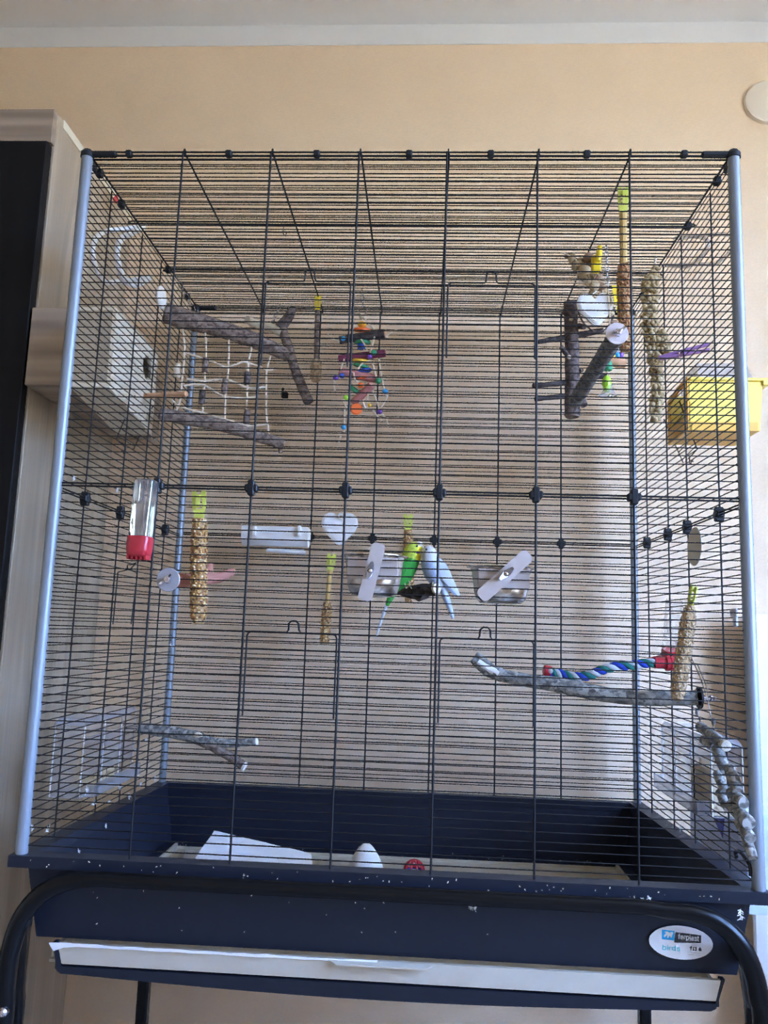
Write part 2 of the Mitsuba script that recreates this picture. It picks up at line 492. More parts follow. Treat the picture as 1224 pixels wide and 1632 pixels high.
back = put('back_panel', rod((-.494, D + .002, H + .002), (.494, D + .002, H + .002), .0018), 'wire_coat', cage, 60)
for z_, r_ in ((H - .004, .0016), (MID + .002, .0014), (MID - .002, .0014)):
    put('rail', rod((-.494, D, z_), (.494, D, z_), r_), 'wire_coat', back, 60)
wires(back, [((-.493, D, z - .003), (.493, D, z - .003), RW) for z in zs_up[1:-1] + zs_dn[1:]])
for x in XS:
    upright(back, [(x, D + .0026, -.012), (x, D + .0026, MID)])
    upright(back, [(x, D + .0026, MID), (x, D + .0026, H - .004)])
    put('clip', clip((x, D, MID), 'x'), 'black_plastic', back, False)
for side, sx in (('left_panel', -1), ('right_panel', 1)):
    sp = put(side, rod((sx * .5, .008, MID - .003), (sx * .5, D - .008, MID - .003), .0013), 'wire_coat', cage, 60)
    put('rail', rod((sx * .5, .008, MID - .007), (sx * .5, D - .008, MID - .007), .0013), 'wire_coat', sp, 60)
    wires(sp, [((sx * .5, .007, z - .005), (sx * .5, D - .007, z - .005), RW * .95) for z in [zs_up[i] for i in range(1, 45)] + zs_dn[1:]][::1] if sx < 0 else [((sx * .5, .007, z - .005), (sx * .5, D - .007, z - .005), RW * .95) for z in [zs_up[i] for i in range(1, 45)] + zs_dn[1:]])
    for y in YS:
        upright(sp, [(sx * .5025, y, -.012), (sx * .5025, y, MID)], .0013)
        upright(sp, [(sx * .5025, y, MID), (sx * .5025, y, H)], .0013)
        put('clip', clip((sx * .501, y, MID - .005), 'y'), 'black_plastic', sp, False)
    # the small side door, let down outwards, and the closed one
    q = [atx(215, 630, -.505), atx(185, 700, -.56), atx(199, 712, -.56), atx(213, 716, -.56), atx(243, 648, -.505)] if sx < 0 else [atx(1058, 668, .505), atx(1089, 738, .56), atx(1100, 728, .56), atx(1111, 716, .56), atx(1083, 640, .505)]
    hk = q[2] + A([[0, .004, 0], [0, .004, -.012], [0, -.002, -.015], [0, -.008, -.010], [0, -.016, -.013]])
    fl = put('side_door', join([tube(q, .0011, 6), tube(spline(hk, 4), .0011, 6)]), 'wire_coat', cage, 60)
    for f_ in (.25, .5, .75, .93):
        put('wire', rod(q[0] * (1 - f_) + q[1] * f_, q[4] * (1 - f_) + q[3] * f_, RW), 'wire_coat', fl, 60)
if rest:
    stuff(put('side_wires', join(rest), 'wire_coat', cage, True))
# the closed low side door at the left: an upturned wire frame with a latch
q = [atx(180, 995, -.498), atx(188, 912, -.498), atx(203, 908, -.498), atx(203, 900, -.495), atx(210, 900, -.49), atx(217, 897, -.485), atx(207, 908, -.498), atx(219, 914, -.498), atx(209, 995, -.498)]
put('side_door', tube(q, .0011, 6), 'wire_coat', cage, 60)


def door(x0, x1, ztop, zbot, xl):
    y = -.0045
    r = .006
    p = [(x0, y, zbot), (x0, y, ztop - r), (x0 + .3 * r, y, ztop - .3 * r), (x0 + r, y, ztop), (xl - .010, y, ztop), (xl - .0075, y, ztop + .004), (xl - .007, y - .003, ztop + .013), (xl - .003, y - .004, ztop + .0165), (xl + .003, y - .004, ztop + .0165),
         (xl + .007, y - .003, ztop + .013), (xl + .0075, y, ztop + .004), (xl + .010, y, ztop), (x1 - r, y, ztop), (x1 - .3 * r, y, ztop - .3 * r), (x1, y, ztop - r), (x1, y, zbot)]
    put('door_frame', tube(p, .0012, 8), 'wire_coat', front, 60)


for (u0, v0, u1, v1, ub, vb, ul) in ((424, 445, 559, 451, 421, 582, 494), (714, 449, 853, 453, 710, 570, 783), (394, 1006, 537, 1011, 384, 1140, 468), (701, 1017, 851, 1021, 696, 1152, 773)):
    p0, p1, pb, pl = at(u0, v0, -.005), at(u1, v1, -.005), at(ub, vb, -.005), at(ul, v0, -.005)
    door(p0[0], p1[0], (p0[2] + p1[2]) / 2, pb[2], pl[0])

# tray: the rim, the tapered walls, the pull-out drawer
def frame_rim():
    o = [(-.512, -.0125), (.512, -.0125), (.512, D + .018), (-.512, D + .018)]
    i = [(-.482, .012), (.482, .012), (.482, D - .012), (-.482, D - .012)]
    zt = lambda y: .002 - .014 * max(0, y) / D
    v, f = [], []
    for ring, dz in ((o, -.001), (o, -.0165), (i, -.0165), (i, 0.0)):
        v += [(x, y, zt(y) + dz) for x, y in ring]
    for a in range(4):
        for b in range(4):
            f.append([a * 4 + b, a * 4 + (b + 1) % 4, ((a + 1) % 4) * 4 + (b + 1) % 4, ((a + 1) % 4) * 4 + b])
    f = A(f)
    m = trimesh.Trimesh(v, np.vstack([f[:, [0, 1, 2]], f[:, [0, 2, 3]]]), process=False)
    if m.volume < 0: m.invert()
    return m


tray = put('tray', frame_rim(), 'tray_blue', cage, False)
zb = -.107


def wall4(p, q, p2, q2, thick):
    """A tapered tray wall from top edge p-q to bottom edge p2-q2, thick towards the given vector."""
    pts = A([p, q, p2, q2], float)
    return hull(np.vstack([pts, pts + A(thick)]))


put('front_wall', wall4((-.489, 0, -.014), (.489, 0, -.014), (-.470, .004, zb), (.470, .004, zb), (0, .004, 0)), 'tray_blue', tray, False)
put('rear_wall', wall4((-.489, D - .004, -.022), (.489, D - .004, -.022), (-.470, D - .012, -.130), (.470, D - .012, -.130), (0, -.004, 0)), 'tray_blue', tray, False)
for s in (-1, 1):
    put('side_wall', wall4((s * .489, 0, -.014), (s * .489, D - .004, -.022), (s * .470, .004, zb), (s * .470, D - .012, -.128), (-s * .004, 0, 0)), 'tray_blue', tray, False)
put('ledge', join([lohi((-.472, .545, -.132), (.472, D - .012, -.126)), lohi((-.472, .13, -.132), (-.446, .55, -.120)), lohi((.446, .13, -.132), (.472, .55, -.120))]), 'tray_blue', tray, False)
dz0, dz1 = -.1085, -.1345
dr_ = put('drawer', join([hull([(-.4325, -.012, dz0), (.4435, -.012, dz0), (-.4255, -.010, dz1), (.4375, -.010, dz1), (-.4325, -.006, dz0), (.4435, -.006, dz0), (-.4255, -.004, dz1), (.4375, -.004, dz1)]),
                          lohi((-.4445, -.006, -.1345), (.4445, .546, -.1305)), lohi((-.4445, .542, -.1345), (.4445, .546, -.1255)), lohi((-.4445, 0, -.1345), (-.4405, .546, -.119)), lohi((.4405, 0, -.1345), (.4445, .546, -.119))]), 'cream_plastic', cage, False)
tag(dr_, 'cream pull-out drawer')
put('pull_tab', hull([(-.068, -.012, -.1085), (.078, -.012, -.1085), (-.055, -.022, -.1105), (.064, -.022, -.1105), (-.055, -.022, -.1125), (.064, -.022, -.1125), (-.050, -.012, -.1165), (.058, -.012, -.1165)]), 'cream_plastic', dr_, False)
bow = [(-.428, -.1455), (-.2, -.1535), (.0, -.1565), (.2, -.154), (.434, -.1445)]
pts = [(x, z) for x, z in [(-.4395, -.1075), (-.429, -.1385), (.441, -.1385), (.4495, -.1075), (.445, -.1075)]]
runner = Polygon([(-.4395, -.1075), (-.431, -.143), (-.425, -.1465)] + [(x, z) for x, z in zip(np.linspace(-.40, .41, 15), -.1465 - .010 * np.sin(np.linspace(0.05, math.pi - .05, 15)))] + [(.430, -.1465), (.437, -.143), (.4495, -.1075), (.444, -.1075), (.4365, -.1375), (-.4255, -.1375), (-.434, -.1075)])
put('drawer_runner', plate(runner, .010, (0, -.001, 0), FRONT), 'tray_blue', cage, False)
put('drawer_runner', lohi((-.44, .004, -.147), (.446, .56, -.136)), 'tray_blue', cage, False)
rag = [(-.444, -.1072), (-.43, -.1066)] + [(x, -.1062 - .0016 * rng.random()) for x in np.linspace(-.41, .0, 26)] + [(.0, -.1098)] + [(x, -.1098 - .0012 * rng.random()) for x in np.linspace(-.0, -.405, 22)] + [(-.423, -.1125), (-.436, -.1175), (-.441, -.112)]
put('torn_film', plate(Polygon(rag).buffer(0), .0006, (0, -.0135, 0), FRONT), 'paper', dr_, False)
tag(f'{dr_}__torn_film', 'torn white film')

# the oval sticker on the tray
sc = at(1085, 1502, -.001)
ux = at(1136, 1506, -.001) - sc
rx = np.linalg.norm(ux)
SR = np.stack([A([ux[0], 0, ux[2]]) / rx, A([-ux[2], 0, ux[0]]) / rx, A([0, -1, 0])], 1)
rz = rx * .505
W = lambda x, y, d: sc + SR @ A([x, y, d])
ell = affinity.scale(Point(0, 0).buffer(1, 32), rx, rz)
st = put('sticker', plate(ell, .0006, W(0, 0, 0), SR), 'sticker_white', tray, False)
tag(st, 'white oval sticker')
put('emblem', plate(Polygon([(-.60 * rx, .12 * rz), (-.20 * rx, .10 * rz), (-.20 * rx, .66 * rz), (-.60 * rx, .69 * rz)]), .0003, W(0, 0, .0006), SR), 'sticker_cyan', st, False)
dog = Polygon([(-.54, .36), (-.47, .50), (-.53, .58), (-.43, .60), (-.36, .54), (-.31, .60), (-.24, .58), (-.25, .49), (-.28, .42), (-.29, .27), (-.32, .24), (-.35, .37), (-.41, .22), (-.44, .25), (-.43, .39), (-.50, .26), (-.535, .28)])
put('emblem', plate(affinity.scale(dog, rx, rz, origin=(0, 0)), .0003, W(0, 0, .0009), SR), 'sticker_white', st, False)
put('banner', plate(Polygon([(-.21 * rx, -.02 * rz), (.63 * rx, .07 * rz), (.63 * rx, .52 * rz), (-.17 * rx, .60 * rz)]), .0003, W(0, 0, .0006), SR), 'sticker_black', st, False)


def lettering(text, h, x, y, mat, bold=True, rot=0.0, width=None):
    m = meshkit.text_mesh(text, h, .0003, bold)
    if width:
        m.apply_scale([width / m.extents[0], 1, 1])
    c, s = math.cos(rot), math.sin(rot)
    m.apply_transform(A([[c, -s, 0, 0], [s, c, 0, 0], [0, 0, 1, 0], [0, 0, 0, 1]]))
    put('lettering', place(m, W(x * rx, y * rz, .0010), SR), mat, st, False)


lettering('ferplast', .0062, -.10, .22, 'sticker_white', True, -.02, .66 * rx)
lettering('birds', .0062, -.60, -.50, 'sticker_teal', False, 0, .55 * rx)
lettering('f', .0048, .28, -.40, 'sticker_black', True)
put('icon', join([plate(Polygon([(.37 * rx, -.40 * rz), (.49 * rx, -.40 * rz), (.49 * rx, -.20 * rz), (.37 * rx, -.20 * rz)]).difference(Point(.43 * rx, -.30 * rz).buffer(.035 * rx)), .0003, W(0, 0, .0006), SR)]), 'sticker_black', st, False)
put('icon', join([plate(Polygon([(.55 * rx, -.40 * rz), (.64 * rx, -.40 * rz), (.64 * rx, -.28 * rz), (.60 * rx, -.18 * rz), (.55 * rx, -.28 * rz)]), .0003, W(0, 0, .0006), SR)]), 'sticker_black', st, False)
put('small_print', join([plate(Polygon([(a * rx, y * rz), (b * rx, y * rz), (b * rx, (y + .025) * rz), (a * rx, (y + .025) * rz)]), .0002, W(0, 0, .0006), SR) for a, b, y in ((.20, .62, -.55), (.22, .60, -.68), (-.05, -.02, -.62))]), 'sticker_grey', st, False)
put('small_print', plate(Polygon([(.18 * rx, .14 * rz), (.56 * rx, .17 * rz), (.56 * rx, .19 * rz), (.18 * rx, .16 * rz)]), .0002, W(0, 0, .0009), SR), 'sticker_grey', st, False)

# ------------------------------------------------------------------ the stand
t = thing('cage_stand', 'black bent tube stand that carries the bird cage', 'stand')
yf = -.030
lp = [at(u, v, yf) for u, v in ((120, 1403), (88, 1412), (58, 1432), (32, 1468), (16, 1520), (9, 1575), (5, 1632))]
rp = [at(u, v, yf) for u, v in ((1060, 1451), (1110, 1457), (1150, 1474), (1181, 1507), (1201, 1552), (1211, 1600), (1216, 1632))]
ext = lambda p: [p + A([0, 0, -.12]), p + A([-.0, 0, -.46])]
lfoot, rfoot = A([lp[-1][0] - .012, yf, FLOOR + .004]), A([rp[-1][0] + .016, yf, FLOOR + .004])
mid_ = [lp[0] + (rp[0] - lp[0]) * f_ + A([0, 0, .003]) for f_ in (.04, .1, .3, .5, .7, .9, .96)]
path = [lfoot] + [lp[-1] * .5 + lfoot * .5] + lp[::-1] + mid_ + rp + [rp[-1] * .5 + rfoot * .5, rfoot]
pth = spline(path, 5)
put('front_frame', tube(pth, np.interp(np.abs(pth[:, 0]), [.36, .46], [.0095, .0125]), 14), 'tube_black', t, 60)
for s, pp in ((-1, [(38, 1466, -.03), (34, 1500, .03), (28, 1570, .08), (24, 1632, .10)]), (1, [(1174, 1502, -.03), (1188, 1534, .03), (1197, 1590, .08), (1201, 1632, .10)])):
    q = [at(*p_) for p_ in pp]
    foot = A([q[-1][0] + s * .02, .10, FLOOR + .004])
    put('brace_tube', tube(spline(q + [q[-1] * .5 + foot * .5, foot], 5), .0110, 12), 'tube_black', t, 60)
for u, v, y in ((228, 1600, .55), (1027, 1620, .55)):
    p = at(u, v, y)
    put('rear_leg', lohi((p[0] - .011, y - .011, FLOOR + .002), (p[0] + .011, y + .011, -.149), .003), 'tube_black', t, False)
put('bolt', lathe([(0, .006), (.004, .005), (.0062, .002), (.0062, -.004), (0, -.004)], 16, at(5, 1613, yf - .0125), (0, -1, 0)), 'chrome', t)

# ------------------------------------------------------------------ things on the left side
t = thing('nest_box', 'cream wooden nest box with round hole hung outside the left cage wall', 'nest box')
fx = -.508
nb0, nb1 = (.178, .290), (.290, .402)
hole_c = A([.348, .820])
pl = Polygon([(nb1[0], .712), (nb1[1], .706), (nb1[1], .864), (nb1[0], .866)]).difference(Point(*hole_c).buffer(.0235, 24))
SIDE = A([[0, 0, 1], [1, 0, 0], [0, 1, 0]], float)   # plate x -> +y, plate y -> +z, thickness -> +x
put('front_board', plate(pl, .006, (fx - .006, 0, 0), SIDE), 'wood_pale', t, False)
put('front_board', plate(Polygon([(nb0[0], .735), (nb0[1] - .001, .716), (nb0[1] - .001, .866), (nb0[0], .868)]), .006, (fx - .006, 0, 0), SIDE), 'wood_pale', t, False)
put('end_board', hull([(x, y, z) for x in (-.580, fx - .006) for y, z in ((nb0[0], .735), (nb0[0] + .006, .7345), (nb0[0], .868), (nb0[0] + .006, .868))]), 'oak', t, False)
put('end_board', hull([(x, y, z) for x in (-.580, fx - .006) for y, z in ((nb1[1] - .006, .706), (nb1[1], .706), (nb1[1] - .006, .864), (nb1[1], .864))]), 'wood_pale', t, False)
put('roof_board', hull([(x, y, z) for x in (-.580, fx - .001) for y, z in ((nb0[0], .868), (nb1[1], .864), (nb0[0], .874), (nb1[1], .870))]), 'wood_pale', t, False)
put('bottom_board', hull([(x, y, z) for x in (-.580, fx - .001) for y, z in ((nb0[0], .735), (nb1[1], .706), (nb0[0], .727), (nb1[1], .698))]), 'wood_pale', t, False)
put('back_board', hull([(x, y, z) for x in (-.580, -.575) for y, z in ((nb0[0], .735), (nb1[1], .706), (nb0[0], .868), (nb1[1], .864))]), 'wood_pale', t, False)
put('inner_board', hull([(x, y, z) for x in (-.572, fx - .012) for y, z in ((nb1[0] - .004, .72), (nb1[0], .72), (nb1[0] - .004, .86), (nb1[0], .86))]), 'wood_pale', t, False)
pa = A([fx, .345, .762])
pb = at(297, 628, .30)
put('perch', tube([pa, pa * .5 + pb * .5, pb], .0052, 14), 'wood_orange', t, 50)
put('hook', join([tube(spline([(fx + .001, .395, .70), (fx + .004, .396, .685), (fx + .012, .396, .688)], 4), .0012, 6)]), 'chrome', t)

# white carrying loops at the top of both side walls
for s, px, mat, lab in ((-1, [(228, 362), (212, 371), (196, 378), (188, 392), (187, 412), (194, 437), (205, 452), (220, 453), (238, 443)], 'white_plastic', 'white plastic loop hung high on the left cage wall'),
                        (1, [(1076, 380), (1098, 377), (1118, 378), (1128, 386), (1124, 400), (1112, 414), (1098, 424), (1080, 424), (1062, 423)], 'clear_scuffed', 'clear plastic loop hung high on the right cage wall')):
    t = thing('plastic_loop', lab, 'bird perch')
    outer = [atx(u, v, s * .513) for u, v in px]
    put('band', tube(spline(outer, 5), .0056 if s < 0 else .004, 10), mat, t, 60)
    inner = [o + A([s * .045, .0, .004]) for o in outer[1:-1]]
    put('band', tube(spline([outer[0]] + inner + [outer[-1]], 5), .0048 if s < 0 else .0036, 10), mat, t, 60)

# white mineral block at the end of the top log
c = atx(257, 474, -.487)
k = put('mineral_block', ball(c, (.008, .023, .0225), 3), 'chalk')
tag(k, 'white oval mineral block clipped to the left wall beside the upper log', 'mineral block')

# ------------------------------------------------------------------ rope net between two logs
t = thing('climbing_net', 'rope climbing net strung between two brown logs at upper left', 'climbing net')
ny0, ny1 = .362, .445
NY = lambda u: ny0 + (ny1 - ny0) * np.clip((u - 255) / 215, 0, 1)
P = lambda u, v: at(u, v, NY(u))
put('log', rough_log([P(265, 499), P(300, 511), P(345, 522), P(390, 537), P(430, 553), P(460, 567)], [.0205, .0215, .0185, .017, .0165, .0145, .013], 3), 'bark_brown', t)
put('log', rough_log([P(256, 660), P(300, 668), P(350, 677), P(400, 692), P(452, 708)], [.0125, .0135, .0125, .0125, .0125, .0115], 5), 'bark_brown', t)
put('twig_stub', rough_log([P(445, 708), P(447, 722)], [.004, .0035], 6, n=10), 'bark_brown', t)
cut = end_disk(P(275, 502), P(264, 498), .0195)
put('log_end', cut, 'bark_dark', t)
put('log_end', end_disk(P(270, 663), P(255, 659), .0118), 'bark_dark', t)
cols = [[(291, 519), (294, 560), (290, 607), (287, 640), (281, 655), (279, 668)], [(327, 525), (328, 560), (326, 605), (324, 640), (322, 662), (319, 664)], [(365, 536), (364, 580), (362, 610), (359, 632), (358, 668), (356, 676)],
        [(401, 553), (396, 577), (395, 600), (393, 640), (393, 664), (395, 686)], [(431, 567), (425, 590), (424, 630), (424, 660), (427, 680), (429, 695)]]
for cpt in cols:
    put('cord', tube(spline([P(*q) for q in cpt], 4), .0023, 6), 'twine', t)
for rpt in ([(297, 563), (320, 570), (338, 576), (362, 585), (388, 577), (411, 583), (425, 590), (440, 587)], [(297, 604), (325, 607), (361, 605), (395, 618), (424, 617)], [(293, 614), (325, 614), (357, 632), (393, 634), (412, 631)],
            [(272, 636), (288, 648), (322, 658), (358, 668), (393, 678), (410, 678), (425, 676)], [(372, 690), (392, 696)]):
    put('cord', tube(spline([P(*q) for q in rpt], 4), .0023, 6), 'twine', t)
for (u, v, dv, m) in ((327, 582, 11, 'bark_brown'), (322, 633, 11, 'bark_dark'), (358, 616, 11, 'bark_brown'), (394, 603, 10, 'bark_dark'), (393, 665, 11, 'bark_dark'), (282, 590, 10, 'wood_bare')):
    put('wood_bead', rough_log([P(u + 1, v - dv), P(u - 1, v + dv)], [.0062, .0066, .006], 20, n=12, amp=.1), m, t)
for (u, v) in ((326, 604), (362, 606), (395, 617), (357, 632), (322, 658), (358, 668), (289, 650), (285, 600), (424, 630)):
    put('knot', ball(P(u, v), (.0032, .003, .0036), 1), 'twine', t)


def chain(a, b, n, r=.0032, w=.0006, key=None, parent=None, mat='chrome'):
    a, b = A(a), A(b)
    ms = []
    for i in range(n):
        c = a + (b - a) * (i + .5) / n
        L = np.linalg.norm(b - a) / n * .68
        d = (b - a) / np.linalg.norm(b - a)
        e = basis(d, (0, 1, 0))
        ang = np.arange(12) * 2 * np.pi / 12
        sd = e[:, 0] if i % 2 else e[:, 1]
        ms.append((c, tube(c + np.outer(np.cos(ang), d) * L + np.outer(np.sin(ang), sd) * r, w, 5, closed=True)))
    for c, m in ms:
        put('chain_link', m, mat, parent, True)


chain(atz(281, 441, 1.046), P(309, 496), 6, .0045, .0008, parent=t)

# forked branch on a chain
t = thing('forked_branch', 'grey forked branch hung by a chain below the roof at the back', 'perch')
yb = .55
Q = lambda u, v, d=0: at(u, v, yb + d)
put('branch', rough_log([Q(394, 510, -.03), Q(412, 517), Q(435, 523), Q(452, 532)], [.009, .0098, .010, .010], 11), 'wood_bare', t)
put('branch', rough_log([Q(446, 522), Q(457, 510), Q(464, 498), Q(468, 489)], [.0125, .0115, .0095, .006], 12), 'bark_dark', t)
put('branch', rough_log([Q(449, 522), Q(460, 555), Q(470, 588), Q(482, 618), Q(492, 640)], [.0095, .0105, .0105, .011, .0115], 13), 'bark_brown', t)
put('branch_end', end_disk(Q(470, 588), Q(492.5, 641), .0105), 'bark_dark', t)
chain(atz(447, 485, 1.049), Q(434, 516), 6, .0034, .0007, parent=t)

k = put('hanging_hook', tube(spline([atz(452, 362, 1.05), atz(452, 362, 1.05) + A([0, 0, -.012]), atz(452, 362, 1.05) + A([.004, 0, -.016]), atz(452, 362, 1.05) + A([.006, 0, -.010])], 4), .001, 6), 'chrome')
tag(k, 'small empty metal hook hanging from the cage roof', 'hook')
k = put('black_clip', join([box(at(454, 630, D - .006), (.015, .008, .013), .0015), box(at(451, 621, D - .006), (.004, .006, .008), .001)]), 'black_plastic')
tag(k, 'small black clip on the rear bars beside the forked branch', 'clip')

# ------------------------------------------------------------------ seed sticks
ICO = trimesh.creation.icosphere(subdivisions=0)


def seeds(core, radius, n, size, palette, seed, stretch=1.5):
    """n seeds stuck over a stick: (mesh, colours)."""
    g = np.random.default_rng(seed)
    p = np.asarray(core)
    s = g.random(n) * (len(p) - 1)
    i = np.minimum(s.astype(int), len(p) - 2)
    f = (s - i)[:, None]
    c = p[i] * (1 - f) + p[i + 1] * f
    d = p[-1] - p[0]
    d = d / np.linalg.norm(d)
    e = basis(d)
    a = g.random(n) * 2 * np.pi
    rr = np.interp(s, np.arange(len(p)), np.broadcast_to(radius, (len(p),)))
    nrm = np.outer(np.cos(a), e[:, 0]) + np.outer(np.sin(a), e[:, 1])
    pos = c + nrm * (rr * (0.90 + .14 * g.random(n)))[:, None]
    vs, fs, cs = [], [], []
    for k_ in range(n):
        q = trimesh.transformations.random_rotation_matrix(g.random(3))[:3, :3]
        sc_ = A([1, 1, stretch]) * size * g.uniform(.75, 1.25)
        vs.append((ICO.vertices * sc_) @ q.T + pos[k_])
        fs.append(ICO.faces + 12 * k_)
        cs.append(np.tile(A(palette[g.integers(len(palette))]) * g.uniform(.8, 1.15), (12, 1)))
    return trimesh.Trimesh(np.vstack(vs), np.vstack(fs), process=False), np.vstack(cs)


GOLD = [(.50, .29, .09), (.40, .21, .07), (.66, .49, .24), (.74, .62, .40), (.34, .16, .06), (.14, .075, .04), (.55, .34, .11), (.30, .13, .05)]
BROWN = [(.36, .17, .075), (.30, .13, .06), (.45, .24, .11), (.25, .10, .05), (.52, .30, .15), (.40, .20, .08)]
TAN = [(.46, .36, .22), (.38, .28, .16), (.55, .45, .30), (.30, .20, .11), (.60, .50, .36), (.42, .30, .17)]


def yellow_clip(parent, top, bot, w, mat='clip_lime', toward=(0, -1, 0)):
    """A flat fork-shaped clip from top (prongs) to bot (stem)."""
    top, bot = A(top), A(bot)
    h = np.linalg.norm(top - bot)
    y = (top - bot) / h
    z = A(toward, float)
    z = z - y * (z @ y)
    z /= np.linalg.norm(z)
    R = np.stack([np.cross(y, z), y, z], 1)
    body = Polygon([(-.30 * w, 0), (.30 * w, 0), (.40 * w, .28 * h), (.50 * w, .5 * h), (.5 * w, h), (.24 * w, h), (.17 * w, .86 * h), (-.17 * w, .86 * h), (-.24 * w, h), (-.5 * w, h), (-.5 * w, .5 * h), (-.40 * w, .28 * h)]).buffer(.0008).difference(Polygon([(-.24 * w, .36 * h), (.24 * w, .36 * h), (.28 * w, .76 * h), (-.28 * w, .76 * h)]))
    put('clip', join([plate(body, .0025, bot, R), plate(Polygon([(-.15 * w, .40 * h), (.15 * w, .40 * h), (.13 * w, .86 * h), (-.13 * w, .86 * h)]), .0022, bot + z * .0045, R), plate(Polygon([(-.13 * w, .78 * h), (.13 * w, .78 * h), (.13 * w, .88 * h), (-.13 * w, .88 * h)]), .006, bot, R)]), mat, parent, False)


def seed_stick(label, top, cliplow, bot, w, r, n, pal, bare=0.0, rb=.004, core='wood_bare', seed=1, toward=(0, -1, 0), size=.0015, clipmat='clip_lime', stretch=1.5):
    t = thing('seed_stick', label, 'seed stick')
    top, cliplow, bot = A(top), A(cliplow), A(bot)
    yellow_clip(t, top, cliplow, w, clipmat, toward)
    c = spline([cliplow, (cliplow + bot) / 2, bot], 8)
    b0 = cliplow + (bot - cliplow) * bare
    if bare > 0:
        put('stick', tube([cliplow + (cliplow - bot) * .02, b0 + (bot - b0) * .2], rb, 10), core, t)
    cc = b0[None] + (bot - b0)[None] * np.linspace(0, 1, 14)[:, None]
    rad = r * A([.72, .9] + [1.0] * 10 + [.93, .6])
    put('filling', tube(cc, rad * .93, 14), 'seed_paste', t)
    m, col = seeds(cc, rad, n, size, pal, seed, stretch)
    stuff(put('seeds', m, 'millet', t, False, color=col))
    return t


plastic('seed_paste', (0.36, 0.22, 0.10), 0.8, 0.2)
plastic('stick_ochre', (0.55, 0.36, 0.13), 0.75, 0.2)
seed_stick('golden seed stick with lime clip hung inside the front bars above a round washer', at(317.5, 784, .012), at(318, 827, .012), at(316, 994, .014), .0190, .0113, 1150, GOLD, seed=21)
seed_stick('brown seed stick with lime clip hanging from the roof at upper right', at(993, 300, .095), at(993, 344, .097), at(996, 560, .11), .0155, .0102, 900, BROWN, bare=.36, rb=.0062, core='stick_ochre', seed=22, size=.0017, stretch=1.1)
seed_stick('thin brown seed stick with yellow clip hanging right of the forked branch', at(507, 472, .53), at(506, 497, .53), at(503, 608, .53), .0125, .0112, 420, TAN, bare=.70, rb=.0055, core='bark_brown', seed=23, clipmat='clip_yellow')
seed_stick('nearly eaten seed stick with lime clip left of the front bowl', at(529, 883, .57), at(526, 911, .57), at(517, 1026, .57), .0175, .0098, 560, GOLD, bare=.42, rb=.0052, core='stick_ochre', seed=24)
seed_stick('golden seed stick with lime clip behind the green budgerigar', at(650.5, 820, .555), at(650.5, 845, .555), at(652, 960, .555), .0185, .0102, 700, GOLD, seed=25)
seed_stick('leaning tan seed stick with lime clip against the right wall', atx(1107, 934, .484), atx(1100, 968, .482), at(1079, 1115, .135), .0125, .0115, 1000, TAN, seed=26, size=.0014, toward=(-.8, -.5, 0), stretch=1.2)

# ------------------------------------------------------------------ millet spray and purple peg
t = thing('millet_spray', 'long tan millet spray hanging at the right wall from a purple peg', 'millet spray')
ym = .30
g = np.random.default_rng(31)


def spray(path, rads, n, seed, size=.0042):
    p = spline([at(u, v, y) for u, v, y in path], 8)
    s = g.random(n) * (len(p) - 1)
    i = np.minimum(s.astype(int), len(p) - 2)
    c = p[i] + (p[i + 1] - p[i]) * (s - i)[:, None]
    rr = np.interp(s / (len(p) - 1), np.linspace(0, 1, len(rads)), rads)
    dirs = g.normal(size=(n, 3))
    dirs /= np.linalg.norm(dirs, axis=1, keepdims=True)
    pos = c + dirs * (rr * g.uniform(.5, 1, n))[:, None]
    B = trimesh.creation.icosphere(subdivisions=1)
    vs, fs, cs = [], [], []
    for k_ in range(n):
        v = B.vertices * (size * g.uniform(.6, 1.15)) * (1 + .22 * (meshkit.noise(B.vertices * 3 + k_ * 7.3, 2)[:, None] - .5))
        vs.append(v + pos[k_])
        fs.append(B.faces + len(B.vertices) * k_)
        cs.append(np.tile(A([(.50, .39, .22), (.44, .33, .18), (.56, .45, .27), (.38, .28, .15)][g.integers(4)]) * g.uniform(.85, 1.1), (len(B.vertices), 1)))
    return trimesh.Trimesh(np.vstack(vs), np.vstack(fs), process=False), np.vstack(cs)


put('stem', tube(spline([at(1045, 408, ym), at(1042, 440, ym), at(1038, 480, ym), at(1042, 560, ym), at(1045, 640, ym)], 5), .0022, 8), 'twine', t)
m, col = spray([(1043, 432, ym), (1036, 470, ym), (1037, 520, ym), (1043, 560, ym), (1048, 610, ym), (1045, 668, ym)], [.008, .015, .0165, .0145, .0125, .0135, .009], 620, 31, .0046)
stuff(put('seed_heads', m, 'millet', t, True, color=col))
m, col = spray([(1034, 440, ym), (1030, 452, ym), (1028, 458, ym)], [.006, .009, .006], 45, 32, .0045)
stuff(put('seed_heads', m, 'millet', t, True, color=col))
m, col = spray([(1056, 528, ym - .01), (1060, 550, ym - .01), (1066, 568, ym - .01)], [.006, .010, .006], 90, 33, .0043)
stuff(put('seed_heads', m, 'millet', t, True, color=col))
t = thing('clothes_peg', 'purple plastic peg clamped on the millet spray', 'clothes peg')
pa, pb = at(1050, 571, .275), at(1131, 553, .245)
d = pb - pa
e = basis(d, (0, 0, 1))
